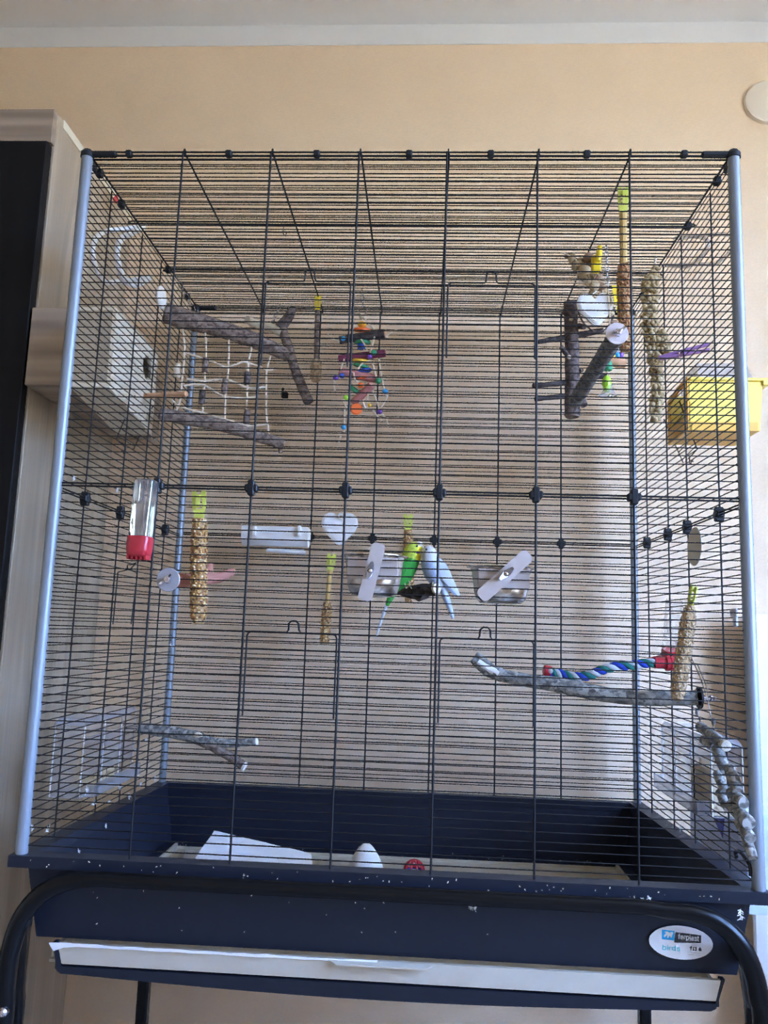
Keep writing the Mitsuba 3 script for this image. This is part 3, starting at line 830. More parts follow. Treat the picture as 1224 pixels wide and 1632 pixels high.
for s in (-1, 1):
    o = A([0, 0, 1]) * .0032 * s
    put('jaw', hull([pa + o * .3 + e[:, 0] * .004 * q + A([0, 0, 1]) * .002 * w_ for q in (-1, 1) for w_ in (-1, 1)] + [pa * .6 + pb * .4 + o + e[:, 0] * .005 * q + A([0, 0, 1]) * .0022 * w_ for q in (-1, 1) for w_ in (-1, 1)]), 'clip_purple', t, False)
    put('arm', hull([pa * .58 + pb * .42 + o + e[:, 0] * .005 * q + A([0, 0, 1]) * .0022 * w_ for q in (-1, 1) for w_ in (-1, 1)] + [pb + o * 1.6 + e[:, 0] * .0045 * q + A([0, 0, 1]) * .0018 * w_ for q in (-1, 1) for w_ in (-1, 1)]), 'clip_purple', t, False)
put('spring', torus(.0045, .0009, pa * .6 + pb * .4, e[:, 0], 16, 6), 'chrome', t)

# ------------------------------------------------------------------ colourful wooden toy
t = thing('wooden_bird_toy', 'colourful toy of wooden sticks, discs and beads hung in the middle', 'bird toy')
yt = .485
G = lambda u, v, d=0.0: at(u, v, yt + d)
chain(atz(577, 461, 1.05), G(578, 489), 3, .0032, .0008, parent=t)
put('ring', torus(.0095, .0009, G(578, 494), (0, 1, 0), 24, 6), 'chrome', t)
put('knot', ball(G(577, 504), (.0062, .0058, .0066), 2), 'twine', t)
put('lace', tube(spline([G(578, 506), G(582, 600), G(585, 640)], 5), .0015, 6), 'lace_pale', t)


def disc(u, v, r, h, mat, tilt=(0.03, -.22, 1), name='disc'):
    r *= 1.12
    put(name, lathe([(0, h / 2), (r * .8, h / 2), (r, h * .25), (r, -h * .25), (r * .8, -h / 2), (0, -h / 2)], 24, G(u, v), tilt), mat, t)


def stick(a, b, r, mat, mat2=None):
    put('stick', rough_log([a, (A(a) + A(b)) / 2, b], [r, r * 1.05, r], 40, n=14, amp=.07), mat, t)
    if mat2:
        put('stick_end', end_disk(a, b, r * .96), mat2, t)


put('bead', ball(G(577, 517.5), (.0095, .0095, .0070), 2), 'toy_yellow', t)
disc(577, 526, .0165, .007, 'toy_orange')
stick(G(541, 542, -.01), G(612, 532, -.012), .0085, 'bark_black', 'wood_red')
disc(577, 545, .0165, .008, 'toy_green')
put('bead', lathe([(0, .007), (.008, .006), (.0092, 0), (.008, -.006), (0, -.007)], 20, G(576, 552)), 'toy_blue', t)
stick(G(540, 572, .0), G(614, 563, -.004), .0078, 'toy_crimson', 'wood_pink')
disc(574, 575, .0155, .007, 'toy_yellow')
disc(575, 583, .0155, .007, 'toy_green', (.2, -.25, 1))
disc(580, 591, .0145, .008, 'toy_blue', (-.2, -.2, 1))
stick(G(541, 592, -.006), G(600, 604, -.006), .0088, 'wood_pink', 'wood_red')
disc(580, 601, .0155, .006, 'toy_orange', (-.15, -.35, 1))
stick(G(563, 642, .004), G(592, 614, -.022), .0085, 'wood_pink', 'wood_red')
disc(566, 622, .0145, .008, 'toy_green', (.6, -.25, .8))
put('bead', ball(G(575, 614, -.02), .0062, 2), 'toy_orange', t)
put('disc', lathe([(0, .0035), (.0105, .0035), (.0125, .001), (.0125, -.001), (.0105, -.0035), (0, -.0035)], 28, G(568, 652, -.02), (.1, -1, .1)), 'toy_orange', t)
for u, v, r, m in ((547, 540, .0058, 'toy_sky'), (596, 562, .0062, 'toy_green'), (589, 568, .0058, 'toy_purple'), (535, 602, .0058, 'toy_purple'), (551.5, 634, .0062, 'toy_lime'), (547.5, 681, .0056, 'toy_sky'), (614, 624, .0060, 'toy_sky'), (605, 656, .0058, 'toy_purple'),
                   (603, 607, .0066, 'toy_green'), (588.5, 646, .0045, 'toy_yellow'), (545, 599, .0058, 'toy_blue')):
    put('bead', ball(G(u, v, -.016), (r, r, r * .95), 2), m, t)
for pth in ([(522, 533), (530, 540), (538, 543)], [(614, 536), (622, 531), (633, 525)], [(580, 506), (588, 516), (597, 525)], [(598, 533), (594, 548), (590, 562)], [(549, 572), (545, 582), (543, 590)], [(575, 540), (581, 549), (586, 560)],
            [(593, 578), (597, 592), (600, 602)], [(604, 572), (607, 595), (612, 620)], [(531, 607), (532, 614), (534, 623)], [(546, 638), (550, 646), (555, 654)], [(549, 650), (549, 664), (548, 676)], [(546, 690), (542, 697), (540, 706)],
            [(618, 630), (613, 640), (607, 650)], [(593, 620), (599, 636), (604, 650)], [(608, 660), (615, 667), (619, 680)], [(596, 657), (602, 664), (608, 671)], [(588, 622), (586, 634), (585, 650)], [(578, 640), (582, 650), (583, 654)], [(563, 594), (565, 602), (567, 608)], [(570, 590), (574, 583), (579, 577)]):
    put('lace', tube(spline([G(u, v, -.017) for u, v in pth], 4), .0019, 6), 'lace_pale', t)
for u, v in ((539, 544), (616, 537), (533, 610), (548, 638), (617, 630), (610, 661), (548, 688), (586, 577), (568, 608), (575, 640), (595, 654)):
    put('knot', ball(G(u, v, -.017), (.0032, .003, .003), 1), 'lace_pale', t)

# ------------------------------------------------------------------ upper right: branch tree, cuttlebone heart, dried fruit, bell toy
t = thing('branch_tree', 'dark upright branch with short side twigs at upper right', 'perch')
yk = .33
K = lambda u, v, d=0.0: at(u, v, yk + d)
put('trunk', rough_log([K(909, 482), K(911, 540), K(912, 600), K(912, 662)], [.0128, .0132, .0134, .0136, .0145], 51, k=10), 'bark_dark', t)
put('log_end', end_disk(K(912, 640), K(912, 664), .0130), 'bark_brown', t)
for a, b, r in (((903, 537, 0), (857, 545, -.03), .0050), ((903, 610, 0), (850, 615, -.03), .0052), ((903, 631, 0), (853, 636, -.03), .0050), ((896, 556, -.012), (907, 569, -.02), .0046), ((894, 552, -.02), (906, 568, -.014), .0042), ((895, 494, -.014), (909, 508, -.018), .0046),
                ((922, 534, 0), (962, 526, -.01), .0060), ((935, 606, 0), (968, 597, .01), .0045), ((922, 520, 0), (931, 521, -.02), .0055), ((920, 592, 0), (928, 590, -.01), .004), ((925, 632, -.01), (931, 646, -.02), .0075)):
    put('twig', rough_log([K(*a), K(*b)], [r, r * .95, r * .85], int(a[0] + a[1]), n=12), 'bark_black' if a[0] < 904 and r > .0047 and b[0] < 870 or a[0] > 930 else 'bark_dark', t)
for u, v, d in ((907, 569, -.021), (895, 493, -.018), (910, 509, -.019)):
    put('twig_end', ball(K(u, v, d), .0042, 1), 'wood_bare', t)
chain(atz(930, 470, 1.049), K(912, 481), 2, .003, .0007, parent=t)


def wing_washer(t, c, z, R=.0185, mat='washer_clear', up=(0, 0, 1)):
    z = A(z, float) / np.linalg.norm(z)
    e = basis(z, up)
    put('washer', lathe([(.003, .0), (R * .96, .0), (R, .0008), (R, .0016), (R * .96, .0022), (.003, .0022)], 32, c, z), mat, t)
    put('bolt', tube([c + z * .0005, c + z * .013], .0028, 10), 'chrome', t)
    a0 = rng.uniform(.2, 1.2)
    ms = [lathe([(0, .0085), (.0046, .0075), (.0055, .002), (0, .002)], 12, c + z * .0016, z)]
    for s in (0, math.pi):
        w = math.cos(a0 + s) * e[:, 0] + math.sin(a0 + s) * e[:, 1]
        q = np.cross(z, w)
        ms.append(hull([c + z * h_ + w * l_ + q * q_ for h_, l_, ww in ((.003, .002, .0022), (.007, .002, .0022), (.010, .0095, .0012), (.016, .0105, .0012), (.013, .0075, .0016)) for q_ in (-ww, ww)]))
    put('wing_nut', join(ms), 'chrome', t, 30)


plastic('washer_clear', (0.48, 0.41, 0.385), 0.35, 0.5)
t = thing('front_log_perch', 'grey log perch bolted to the upper right front bars', 'perch')
ca, cb = at(983, 535, .006), at(916, 640, .245)
put('log', rough_log([ca, ca * .5 + cb * .5, cb], [.0135, .0125, .0130, .0122], 57, k=8), 'bark_log', t)
put('log_end', end_disk(ca, cb, .0115), 'wood_bare', t)
wing_washer(t, at(983, 532, -.004), (0, -1, 0), .0168)

t = thing('heart_mineral_block', 'large white heart mineral block beside the branch tree', 'mineral block')
hy = .285


def heart(w, h):
    a = np.linspace(0, 2 * np.pi, 60, endpoint=False)
    x = 16 * np.sin(a) ** 3
    y = 13 * np.cos(a) - 5 * np.cos(2 * a) - 2 * np.cos(3 * a) - np.cos(4 * a)
    return Polygon(np.stack([x / 32 * w, (y + 2.5) / 29 * h], 1)).buffer(-.012).buffer(.012).buffer(.003).buffer(-.003)


def pillow(poly, d, o, R):
    return join([plate(poly, d * .5, o - R[:, 2] * d * .25, R), plate(poly.buffer(-d * .22), d * .8, o - R[:, 2] * d * .4, R), plate(poly.buffer(-d * .42), d, o - R[:, 2] * d * .5, R)])


hc = at(949, 498, hy)
put('block', pillow(affinity.rotate(heart(.067, .074), 4), .012, hc, FRONT), 'chalk', t, False)
put('holder', tube(spline([at(u, v, hy + .010) for u, v in ((921, 488), (924, 504), (934, 519), (950, 529), (966, 524), (976, 508), (979, 490))], 5), .0016, 8), 'bark_dark', t)
put('wire_loop', tube(spline([at(u, v, hy - .004) for u, v in ((941, 480), (943, 471), (946, 468), (951, 464))], 4), .0011, 6), 'white_plastic', t)

t = thing('dried_fruit_garland', 'bundle of dried brown husks hanging from the roof at upper right', 'bird treat')
gd = np.random.default_rng(61)
for i, (u, v, r) in enumerate(((912, 412, 9), (925, 420, 10), (938, 411, 11), (918, 424, 9), (932, 430, 11), (945, 424, 11), (928, 438, 9), (942, 440, 11), (953, 444, 10), (936, 451, 9), (948, 455, 11), (957, 457, 9), (963, 462, 8), (945, 466, 8), (905, 408, 6), (960, 482, 8), (972, 500, 8), (978, 515, 7))):
    rr = r * .00118
    b = ball((0, 0, 0), (rr, rr * .8, rr * .72), 2, trimesh.transformations.random_rotation_matrix(gd.random(3))[:3, :3])
    b.vertices *= 1 + .3 * (meshkit.fbm(b.vertices * 150 + i, 3, 4)[:, None] - .5)
    put('husk', place(b, at(u, v, .30 + gd.uniform(-.012, .012))), ('leaf_dry', 'leaf_dry', 'husk_brown')[i % 3], t, 60)
plastic('husk_brown', (0.27, 0.165, 0.10), 0.8, 0.2)
ms = []
for i in range(34):
    a_ = at(gd.uniform(918, 960), gd.uniform(425, 462), .30)
    ms.append(tube(spline([a_, a_ + gd.normal(0, .008, 3), a_ + gd.normal(0, .016, 3) + A([0, 0, -.006])], 2), .0006, 4))
stuff(put('fibres', join(ms), 'twine', t))
put('cord', tube(spline([at(894, 402, .30), at(910, 409, .30), at(935, 430, .30), at(955, 450, .30), at(968, 490, .30), at(980, 520, .30)], 4), .0016, 6), 'twine', t)
t = thing('yellow_clip', 'yellow plastic clip holding the dried husks to the roof bars', 'clip')
c0 = at(950, 421, .285)
put('body', box(c0, (.017, .012, .034), .003), 'clip_yellow', t, False)
put('lever', tube([at(956, 393, .272), at(955, 405, .27), at(953, 416, .27)], [.0042, .0062, .005], 12), 'clip_yellow', t)
t = thing('yellow_clip', 'yellow plastic clip lower down beside the heart mineral block', 'clip')
put('body', hull([at(975, 455, .27), at(986, 455, .27), at(986, 485, .27), at(980, 485, .27), at(975, 455, .275), at(986, 455, .275), at(986, 485, .275), at(980, 485, .275)]), 'clip_yellow', t, False)
put('tip', hull([at(982, 488, .27), at(987, 488, .27), at(991, 498, .27), at(982, 498, .27), at(984, 492, .276), at(988, 496, .276)]), 'clip_lime', t, False)

t = thing('bell_toy', 'beaded toy with clear bell hanging below the round washer', 'bird toy')
B_ = lambda u, v, d=0: at(u, v, .20 + d)
chain(at(966, 392, .20), B_(969, 460), 7, .0032, .0007, parent=t)
put('lace', tube(spline([B_(969, 460), B_(972, 520), B_(970, 560), B_(968, 600)], 4), .0011, 6), 'lace_pale', t)
put('bead', ball(B_(983, 556), .0095, 2), 'white_plastic', t)
put('bead', ball(B_(974, 569), (.0080, .008, .0070), 2), 'toy_yellow', t)
put('bead', ball(B_(983, 567), (.0062, .006, .0080), 2), 'toy_sky', t)
put('bead', ball(B_(989, 565), (.0055, .005, .0075), 2), 'toy_purple', t)
put('stick', rough_log([B_(972, 576), B_(984, 578), B_(997, 580)], [.007, .0085, .0075], 66, n=12), 'wood_orange', t)
put('bead', lathe([(0, .0085), (.0066, .0085), (.0082, .006), (.0082, -.006), (.0066, -.0085), (0, -.0085)], 20, B_(968.5, 583)), 'toy_green', t)
put('bead', lathe([(0, .014), (.004, .014), (.0078, .007), (.0080, .0), (.0055, -.008), (.004, -.014), (0, -.014)], 20, B_(967, 612)), 'toy_lime', t)
put('bell', lathe([(.0035, .012), (.006, .011), (.0085, .002), (.0135, -.008), (.0165, -.010)], 28, B_(970, 623), (.15, 0, 1)), 'clear_scuffed', t)
put('clapper', ball(B_(972, 631), .0035, 1), 'chrome', t)

# ------------------------------------------------------------------ yellow bath box outside the right wall
t = thing('bird_bath', 'yellow plastic bath box hung outside the right cage wall', 'bird bath')
bx0, bx1, by0, by1, bz0, bz1 = .518, .648, .276, .395, .697, .792
w = .0022
put('front_wall', hull([(bx0, by0, bz0), (bx1 - .008, by0, bz0), (bx0, by0, bz1), (bx1, by0, bz1), (bx0, by0 + w, bz0), (bx1 - .008, by0 + w, bz0), (bx0, by0 + w, bz1), (bx1, by0 + w, bz1)]), 'bath_yellow', t, False)
put('back_wall', hull([(bx0, by1, bz0), (bx1 - .008, by1, bz0), (bx0, by1, bz1), (bx1, by1, bz1), (bx0, by1 - w, bz0), (bx1 - .008, by1 - w, bz0), (bx0, by1 - w, bz1), (bx1, by1 - w, bz1)]), 'bath_yellow', t, False)
put('outer_wall', hull([(bx1 - .008, by0, bz0), (bx1 - .008, by1, bz0), (bx1, by0, bz1), (bx1, by1, bz1), (bx1 - .011, by0, bz0), (bx1 - .011, by1, bz0), (bx1 - .003, by0, bz1), (bx1 - .003, by1, bz1)]), 'bath_yellow', t, False)
put('floor', lohi((bx0, by0, bz0), (bx1 - .008, by1, bz0 + .003)), 'bath_orange', t, False)
put('opening_frame', plate(Polygon([(by0 + .0005, bz0 - .001), (by1, bz0 - .001), (by1, .782), (by0 + .06, .793), (by0 + .0005, .795)]).difference(Polygon([(by0 + .022, bz0 + .028), (by1 - .012, bz0 + .028), (by1 - .012, .772), (by0 + .055, .783), (by0 + .022, .784)])), .003, (bx0 - .004, 0, 0), SIDE), 'bath_orange', t, False)
put('rim', join([lohi((bx0, by0 - .004, bz1 - .004), (bx1 + .010, by0 + .001, bz1 + .002), .0012), lohi((bx1 - .002, by0 - .004, bz1 - .012), (bx1 + .010, by1 + .004, bz1 + .001), .0015), lohi((bx0, by1 - .001, bz1 - .004), (bx1 + .010, by1 + .004, bz1 + .002), .0012)]), 'bath_yellow', t, False)
put('water_tray', lohi((bx0 + .002, by0 - .0012, bz0 - .0012), (bx1 - .012, by0 + .0005, bz0 + .015), .0005), 'bath_orange', t, False)
put('cover', hull([(bx0 + .02, by0 + .01, bz1), (bx0 + .02, by1 - .01, bz1), (bx1 - .012, by0 + .01, bz1), (bx1 - .012, by1 - .01, bz1), (bx0 + .02, by0 + .02, bz1 + .035), (bx1 - .02, by0 + .02, bz1 + .038), (bx0 + .02, by1 - .02, bz1 + .035), (bx1 - .02, by1 - .02, bz1 + .038)]), 'clear_scuffed', t, False)

# ------------------------------------------------------------------ water bottles
def bottle(label, top, bot, r, cap_h, dirf, water):
    t = thing('water_bottle', label, 'water bottle')
    top, bot = A(top), A(bot)
    z = (top - bot) / np.linalg.norm(top - bot)
    h = np.linalg.norm(top - bot)
    e = basis(z, (0, 1, 0))

    def sq(c, rr, n=24, p=4):
        a = np.arange(n) * 2 * np.pi / n
        k_ = rr / (np.abs(np.cos(a)) ** p + np.abs(np.sin(a)) ** p) ** (1 / p)
        return c + np.outer(k_ * np.cos(a), e[:, 0]) + np.outer(k_ * np.sin(a), e[:, 1])

    def loft(levels, cap=(True, True)):
        n = 24
        v = np.vstack([sq(c, rr) for c, rr in levels])
        f = []
        for i in range(len(levels) - 1):
            for j in range(n):
                a_, b_, c_, d_ = i * n + j, i * n + (j + 1) % n, (i + 1) * n + (j + 1) % n, (i + 1) * n + j
                f += [[a_, b_, c_], [a_, c_, d_]]
        if cap[0]:
            v = np.vstack([v, levels[0][0]])
            f += [[len(v) - 1, (j + 1) % n, j] for j in range(n)]
        if cap[1]:
            v = np.vstack([v, levels[-1][0]])
            f += [[len(v) - 1, (len(levels) - 1) * n + j, (len(levels) - 1) * n + (j + 1) % n] for j in range(n)]
        m = trimesh.Trimesh(v, f, process=False)
        if all(cap) and m.volume < 0: m.invert()
        return m

    c0 = bot + z * cap_h
    put('reservoir', loft([(c0, r * .97), (top - z * .004, r * .95), (top - z * .001, r * .9), (top, r * .7)], (False, True)), 'clear', t, 40)
    if water:
        put('water', loft([(c0 + z * .001, r * .93), (c0 + (top - c0) * water, r * .91)]), 'water', t, 40)
    cap = put('base', loft([(bot + z * .004, r * .72), (bot + z * .007, r * .95), (bot + z * .014, r * 1.05), (c0, r * 1.05), (c0 + z * .003, r * 1.0)]), 'red_plastic', t, 40)
    for s in np.linspace(-.8, .8, 5):
        put('rib', hull([bot + e[:, 0] * r * (s + ds) + e[:, 1] * r * q + z * h_ for ds in (-.09, .09) for q in (-.6, .6) for h_ in (0, .008)]), 'red_plastic', cap, False)
    d = A(dirf, float)
    put('spout', hull([bot + z * h_ + d * l_ + np.cross(d, z) * q for h_, l_, ww in ((.012, .6 * r, .008), (.022, .6 * r, .008), (.006, r + .026, .005), (.013, r + .026, .006)) for q in (-ww, ww)]), 'dark_red_plastic', t, False)
    return t


bottle('clear water bottle with red base hung on the front bars at left', at(233.5, 765, -.024), at(220.5, 892, -.024), .0158, .030, (0, 1, 0), .62)
bottle('clear water bottle with red base outside the right cage wall behind the rope perch', atx(1075, 956, .522), atx(1068, 1062, .522), .0155, .030, (-1, 0, 0), .0)

# ------------------------------------------------------------------ bowls
def bowl(label, cx, cz, r, h, pc, p0, p1, pw):
    t = thing('steel_bowl', label, 'bowl')
    y = r + .006
    prof = [(r * 1.10, .0), (r * 1.10, -.0012), (r * .98, -.0022), (r * .95, -.006), (r * .86, -h * .68), (r * .80, -h * .88), (r * .66, -h), (0, -h), (0, -h + .0015), (r * .64, -h + .0015), (r * .78, -h * .86), (r * .84, -h * .66), (r * .93, -.005), (r * .97, .0006), (r * 1.10, 0)]
    put('bowl', lathe(prof, 48, (cx, y, cz)), 'steel', t, 40)
    put('bracket', lohi((cx - r * .80, .0035, cz - h * .62), (cx + r * .80, .0052, cz - .006), .0006), 'plate_steel', t, False)
    a, b = at(*p0, -.0065), at(*p1, -.0065)
    d = (b - a) / np.linalg.norm(b - a)
    line = LineString([(a[0] - d[0] * pw * .1, a[2] - d[2] * pw * .1), (b[0] + d[0] * pw * .1, b[2] + d[2] * pw * .1)]).buffer(pw * .5, cap_style='flat').buffer(-pw * .34).buffer(pw * .34)
    put('clamp_plate', plate(line, .0016, (0, -.0065, 0), FRONT), 'plate_steel', t, False)
    c = at(*pc, -.0085)
    put('bolt', ball(c + A([0, -.004, 0]), .0042, 2), 'chrome', t)
    ms = []
    for s, dd in ((1, d), (-1, d)):
        ww = A([dd[0], 0, dd[2]]) * s
        q = np.cross(ww, [0, 1, 0])
        ms.append(hull([c + ww * l_ + q * s_ + A([0, -1, 0]) * h_ for l_, s_w, h0, h1 in ((.0, .0048, 0, .005), (.006, .0042, .001, .007), (.0125, .0018, .006, .011)) for s_ in (-s_w, s_w) for h_ in (h0, h1)]))
    put('wing_nut', join(ms), 'wing_steel', t, 30)
    return t


scene['wing_steel'] = two({'type': 'roughconductor', 'material': 'Cr', 'alpha': 0.25, 'specular_reflectance': rgb(.5, .5, .5)})
bc = at(597, 886, .045)
bowl('steel bowl clamped to the front bars just left of the two budgerigars', bc[0], bc[2], .0455, .060, (590, 910), (604, 868), (581, 955), .0205)
bc = at(799, 904, .045)
bowl('steel bowl clamped to the front bars right of the two budgerigars', bc[0], bc[2], .0455, .053, (806, 915), (842, 884), (767, 951), .0205)

# ------------------------------------------------------------------ trough and small heart block on the rear wall
t = thing('white_trough', 'white plastic trough hooked on the rear bars left of the heart block', 'feeder')
a, b = at(393, 843, .565), at(494, 849, .565)
zt_ = (a[2] + b[2]) / 2
for nm, prof in (('tub', [(.003, 0), (.003, -.0015), (.0, -.03), (-.012, -.040), (-.03, -.040), (-.042, -.03), (-.046, -.0015), (-.046, 0), (-.0435, 0), (-.0395, -.029), (-.029, -.0375), (-.0125, -.0375), (-.0025, -.029), (.0005, 0)]),):
    m = trimesh.creation.extrude_polygon(Polygon(prof), b[0] - a[0], engine='earcut')
    R = A([[0, 0, 1], [1, 0, 0], [0, 1, 0]], float)
    put(nm, place(m, (a[0], .566, zt_ + .004), R), 'white_plastic', t, False)
for x in (a[0], b[0]):
    put('end_plate', plate(Polygon(prof[:8]), .0025, (x - .001, .566, zt_ + .004), A([[0, 0, 1], [1, 0, 0], [0, 1, 0]], float)), 'white_plastic', t, False)
for u in (405, 477):
    c = at(u, 846, .518)
    put('hook', join([box(c, (.008, .006, .022), .0015), box(c + A([0, .025, .009]), (.006, .054, .004), .001)]), 'white_plastic', t, False)
a2, b2 = at(425, 877, .53), at(487, 881, .53)
put('perch_bar', tube([a2, b2], .0042, 10), 'white_plastic', t, 60)
put('bar_arm', join([hull([a2 + A([0, 0, .0]), a2 + A([.004, 0, 0]), a2 + A([0, .02, .012]), a2 + A([.004, .02, .012])]), hull([b2, b2 - A([.004, 0, 0]), b2 + A([0, .02, .012]), b2 + A([-.004, .02, .012])])]) if False else box((a2 + b2) / 2 + A([0, .012, .006]), (.07, .02, .003), .001), 'white_plastic', t, False)
t = thing('small_heart_block', 'white heart mineral block on the rear bars above the left bowl', 'mineral block')
hc = at(541, 847, .575)
put('block', pillow(heart(.080, .082), .014, hc, FRONT), 'chalk', t, False)
put('hanger', torus(.005, .0022, at(543, 823, .566), (0, 1, 0), 18, 8), 'chalk', t)

# ------------------------------------------------------------------ perches
t = thing('mineral_perch', 'reddish forked perch bolted to the front bars at left', 'perch')
pa = at(270, 924, .004)
pj = at(333, 922, .075)
put('branch', rough_log([pa, at(300, 925, .04), pj], [.0105, .0105, .0098, .0092], 71, amp=.05), 'wood_red', t)
put('branch', rough_log([at(326, 922, .07), at(350, 920, .09), at(370, 911, .11)], [.0092, .0085, .0075, .0062], 72, amp=.05), 'wood_red', t)
put('branch', rough_log([at(326, 922, .07), at(331, 912, .12), at(334, 902, .15)], [.008, .0075, .0066], 73, amp=.05), 'wood_red', t)
put('branch_end', end_disk(at(350, 920, .09), at(371, 910.5, .112), .0058), 'wood_orange', t)
wing_washer(t, at(268.5, 924, -.004), (0, -1, 0), .0172, 'washer_grey')
plastic('washer_grey', (0.28, 0.262, 0.258), 0.3, 0.5)

t = thing('grey_log_perch', 'thick grey bark log perch with forked tip on the right wall', 'perch')
J = lambda u, v: at(u, v, .17 + (1112 - u) / 360 * .10)
put('branch', rough_log([J(1112, 1112), J(1060, 1113), J(1010, 1112), J(960, 1106), J(920, 1098), J(880, 1090), J(845, 1085), J(812, 1079), J(788, 1073)], [.0118, .0122, .0118, .0122, .0125, .0122, .0112, .0108, .0100], 75, k=6, n=20), 'bark_grey', t)
put('branch', rough_log([J(800, 1078), J(778, 1070), J(762, 1058), J(754, 1050)], [.0098, .0090, .0080, .0068], 76), 'bark_grey', t)
put('branch', rough_log([J(800, 1070), J(785, 1063), J(770, 1050), J(759, 1042)], [.0055, .0048, .0045, .0036], 77), 'bark_grey', t)
put('bare_patch', rough_log([J(795, 1076) + A([0, -.0035, .0015]), J(776, 1067) + A([0, -.0035, .0015]), J(762, 1056) + A([0, -.0025, .001])], [.0075, .0072, .0062], 78), 'chalk', t)
put('washer', lathe([(0, 0), (.0172, 0), (.0172, .003), (0, .003)], 28, J(1113, 1112), (1, 0, 0)), 'black_plastic', t)
bz = J(1113, 1112)
put('bolt', rod(bz, (.507, bz[1], bz[2]), .003), 'chrome', t)
put('wing_nut', join([lathe([(0, .007), (.0045, .006), (.0055, 0), (0, 0)], 12, (.503, bz[1], bz[2]), (1, 0, 0)), box((.508, bz[1], bz[2]), (.006, .022, .005), .001)]), 'chrome', t)

t = thing('small_forked_perch', 'grey forked branch perch low on the left wall', 'perch')
L_ = lambda u, v: at(u, v, .37 - (u - 222) / 190 * .03)
put('branch', rough_log([L_(222, 1160), L_(255, 1164), L_(290, 1170), L_(318, 1177), L_(335, 1184)], [.0095, .0108, .0112, .0118, .0102], 81), 'bark_grey', t)
put('branch', rough_log([L_(326, 1180), L_(355, 1184), L_(385, 1184), L_(408, 1182)], [.0085, .0082, .0072, .0062], 82), 'bark_grey', t)
put('branch', rough_log([L_(318, 1177), L_(340, 1189), L_(365, 1205), L_(388, 1220)], [.0105, .0095, .0085, .0082], 83), 'bark_brown', t)
put('branch_end', end_disk(L_(385, 1184), L_(409, 1182), .0060), 'chalk', t)
put('branch_end', end_disk(L_(365, 1205), L_(390, 1222), .0078), 'chalk', t)
put('bare_patch', ball(L_(318, 1173) + A([0, -.010, .003]), (.0085, .003, .0052), 2), 'wood_bare', t)
put('bolt', rod(L_(222, 1160), A([-.503, L_(222, 1160)[1], L_(222, 1160)[2]]), .003), 'chrome', t)

t = thing('budgie_branch', 'dark stubby branch with pale cut end carrying the two budgerigars', 'perch')
ys_ = .29
S_ = lambda u, v, d=0: at(u, v, ys_ + d)
put('branch', rough_log([S_(694, 938, -.028), S_(678, 941, -.01), S_(660, 944, .012), S_(645, 944, .04)], [.0092, .0118, .0135, .012, .0085], 91, amp=.25, freq=110), 'bark_black', t)
put('branch_end', end_disk(S_(678, 941, -.01), S_(696, 938, -.033), .0092), 'wood_pale', t)
put('branch', rough_log([S_(655, 946, .02), S_(636, 943, .08), S_(622, 940, .16), at(628, 925, .59)], [.0075, .0062, .0058, .0055], 92, amp=.2), 'bark_black', t)
put('bark_flake', hull([S_(662, 956, -.01), S_(667, 959, -.02), S_(684, 953, -.02), S_(676, 946, -.02), S_(664, 950, -.005)]), 'bark_black', t, False)
put('washer', lathe([(0, 0), (.013, 0), (.013, .002), (0, .002)], 24, at(628, 925, .592), (0, -1, 0)), 'chrome', t)

# rope perch
t = thing('rope_perch', 'braided blue, green and white rope perch with red ends', 'perch')
E_ = lambda u, v: at(u, v, .335 - (1056 - u) / 190 * .03)
cl = spline([E_(1052, 1056), E_(1030, 1057), E_(1008, 1060), E_(985, 1062), E_(962, 1067), E_(945, 1074), E_(925, 1079), E_(905, 1077), E_(888, 1073), E_(874, 1070)], 8)
tt = np.arange(len(cl))
tg = np.gradient(cl, axis=0)
tg /= np.linalg.norm(tg, axis=1, keepdims=True)
sa = np.cross(tg, [0, 1, 0]); sa /= np.linalg.norm(sa, axis=1, keepdims=True)
sb = np.cross(tg, sa)
for i, m in enumerate(('rope_white', 'rope_blue', 'rope_green')):
    ph = tt * .52 + i * 2 * np.pi / 3
    put('strand', tube(cl + sa * (np.cos(ph) * .0042)[:, None] + sb * (np.sin(ph) * .0042)[:, None], .0047, 10), m, t, 60)
put('end_cap', lathe([(0, .006), (.0085, .006), (.0095, .004), (.0095, -.005), (.008, -.007), (0, -.007)], 20, E_(872, 1069), tg[-1]), 'red_plastic', t)
put('rope_end', ball(E_(876, 1069) + A([0, -.008, 0]), (.0045, .0035, .0045), 2), 'rope_white', t)
put('socket', lathe([(0, 0), (.0098, 0), (.0098, .020), (.0135, .020), (.0135, .026), (.0115, .027), (.0125, .028), (.0125, .034), (0, .034)], 24, E_(1043, 1056.5), (1, 0, 0)), 'red_plastic', t)
sq0 = E_(1043, 1056.5)
put('nut', lathe([(0, 0), (.012, 0), (.012, .008), (0, .008)], 8, (.5025, sq0[1], sq0[2]), (1, 0, 0)), 'red_plastic', t, False)
put('bolt', rod(sq0 + A([.03, 0, 0]), (.504, sq0[1], sq0[2]), .004), 'red_plastic', t)

# cuttlebone and small clip on the right wall
k = put('cuttlebone', None or ball(atx(1107, 871, .4915), (.0045, .034, .0315), 3, trimesh.transformations.rotation_matrix(-.35, (1, 0, 0))[:3, :3]), 'cuttle_beige')
tag(k, 'beige oval cuttlebone clipped to the right cage wall', 'cuttlebone')
c = atx(1170, 981, .494)
k = put('bar_clip', join([box(c + A([0, 0, .004]), (.005, .020, .012), .0015), box(c + A([0, -.004, -.008]), (.005, .009, .016), .0015)]), 'sticker_grey')
tag(k, 'small grey plastic clip on the right wall next to the front post', 'clip')

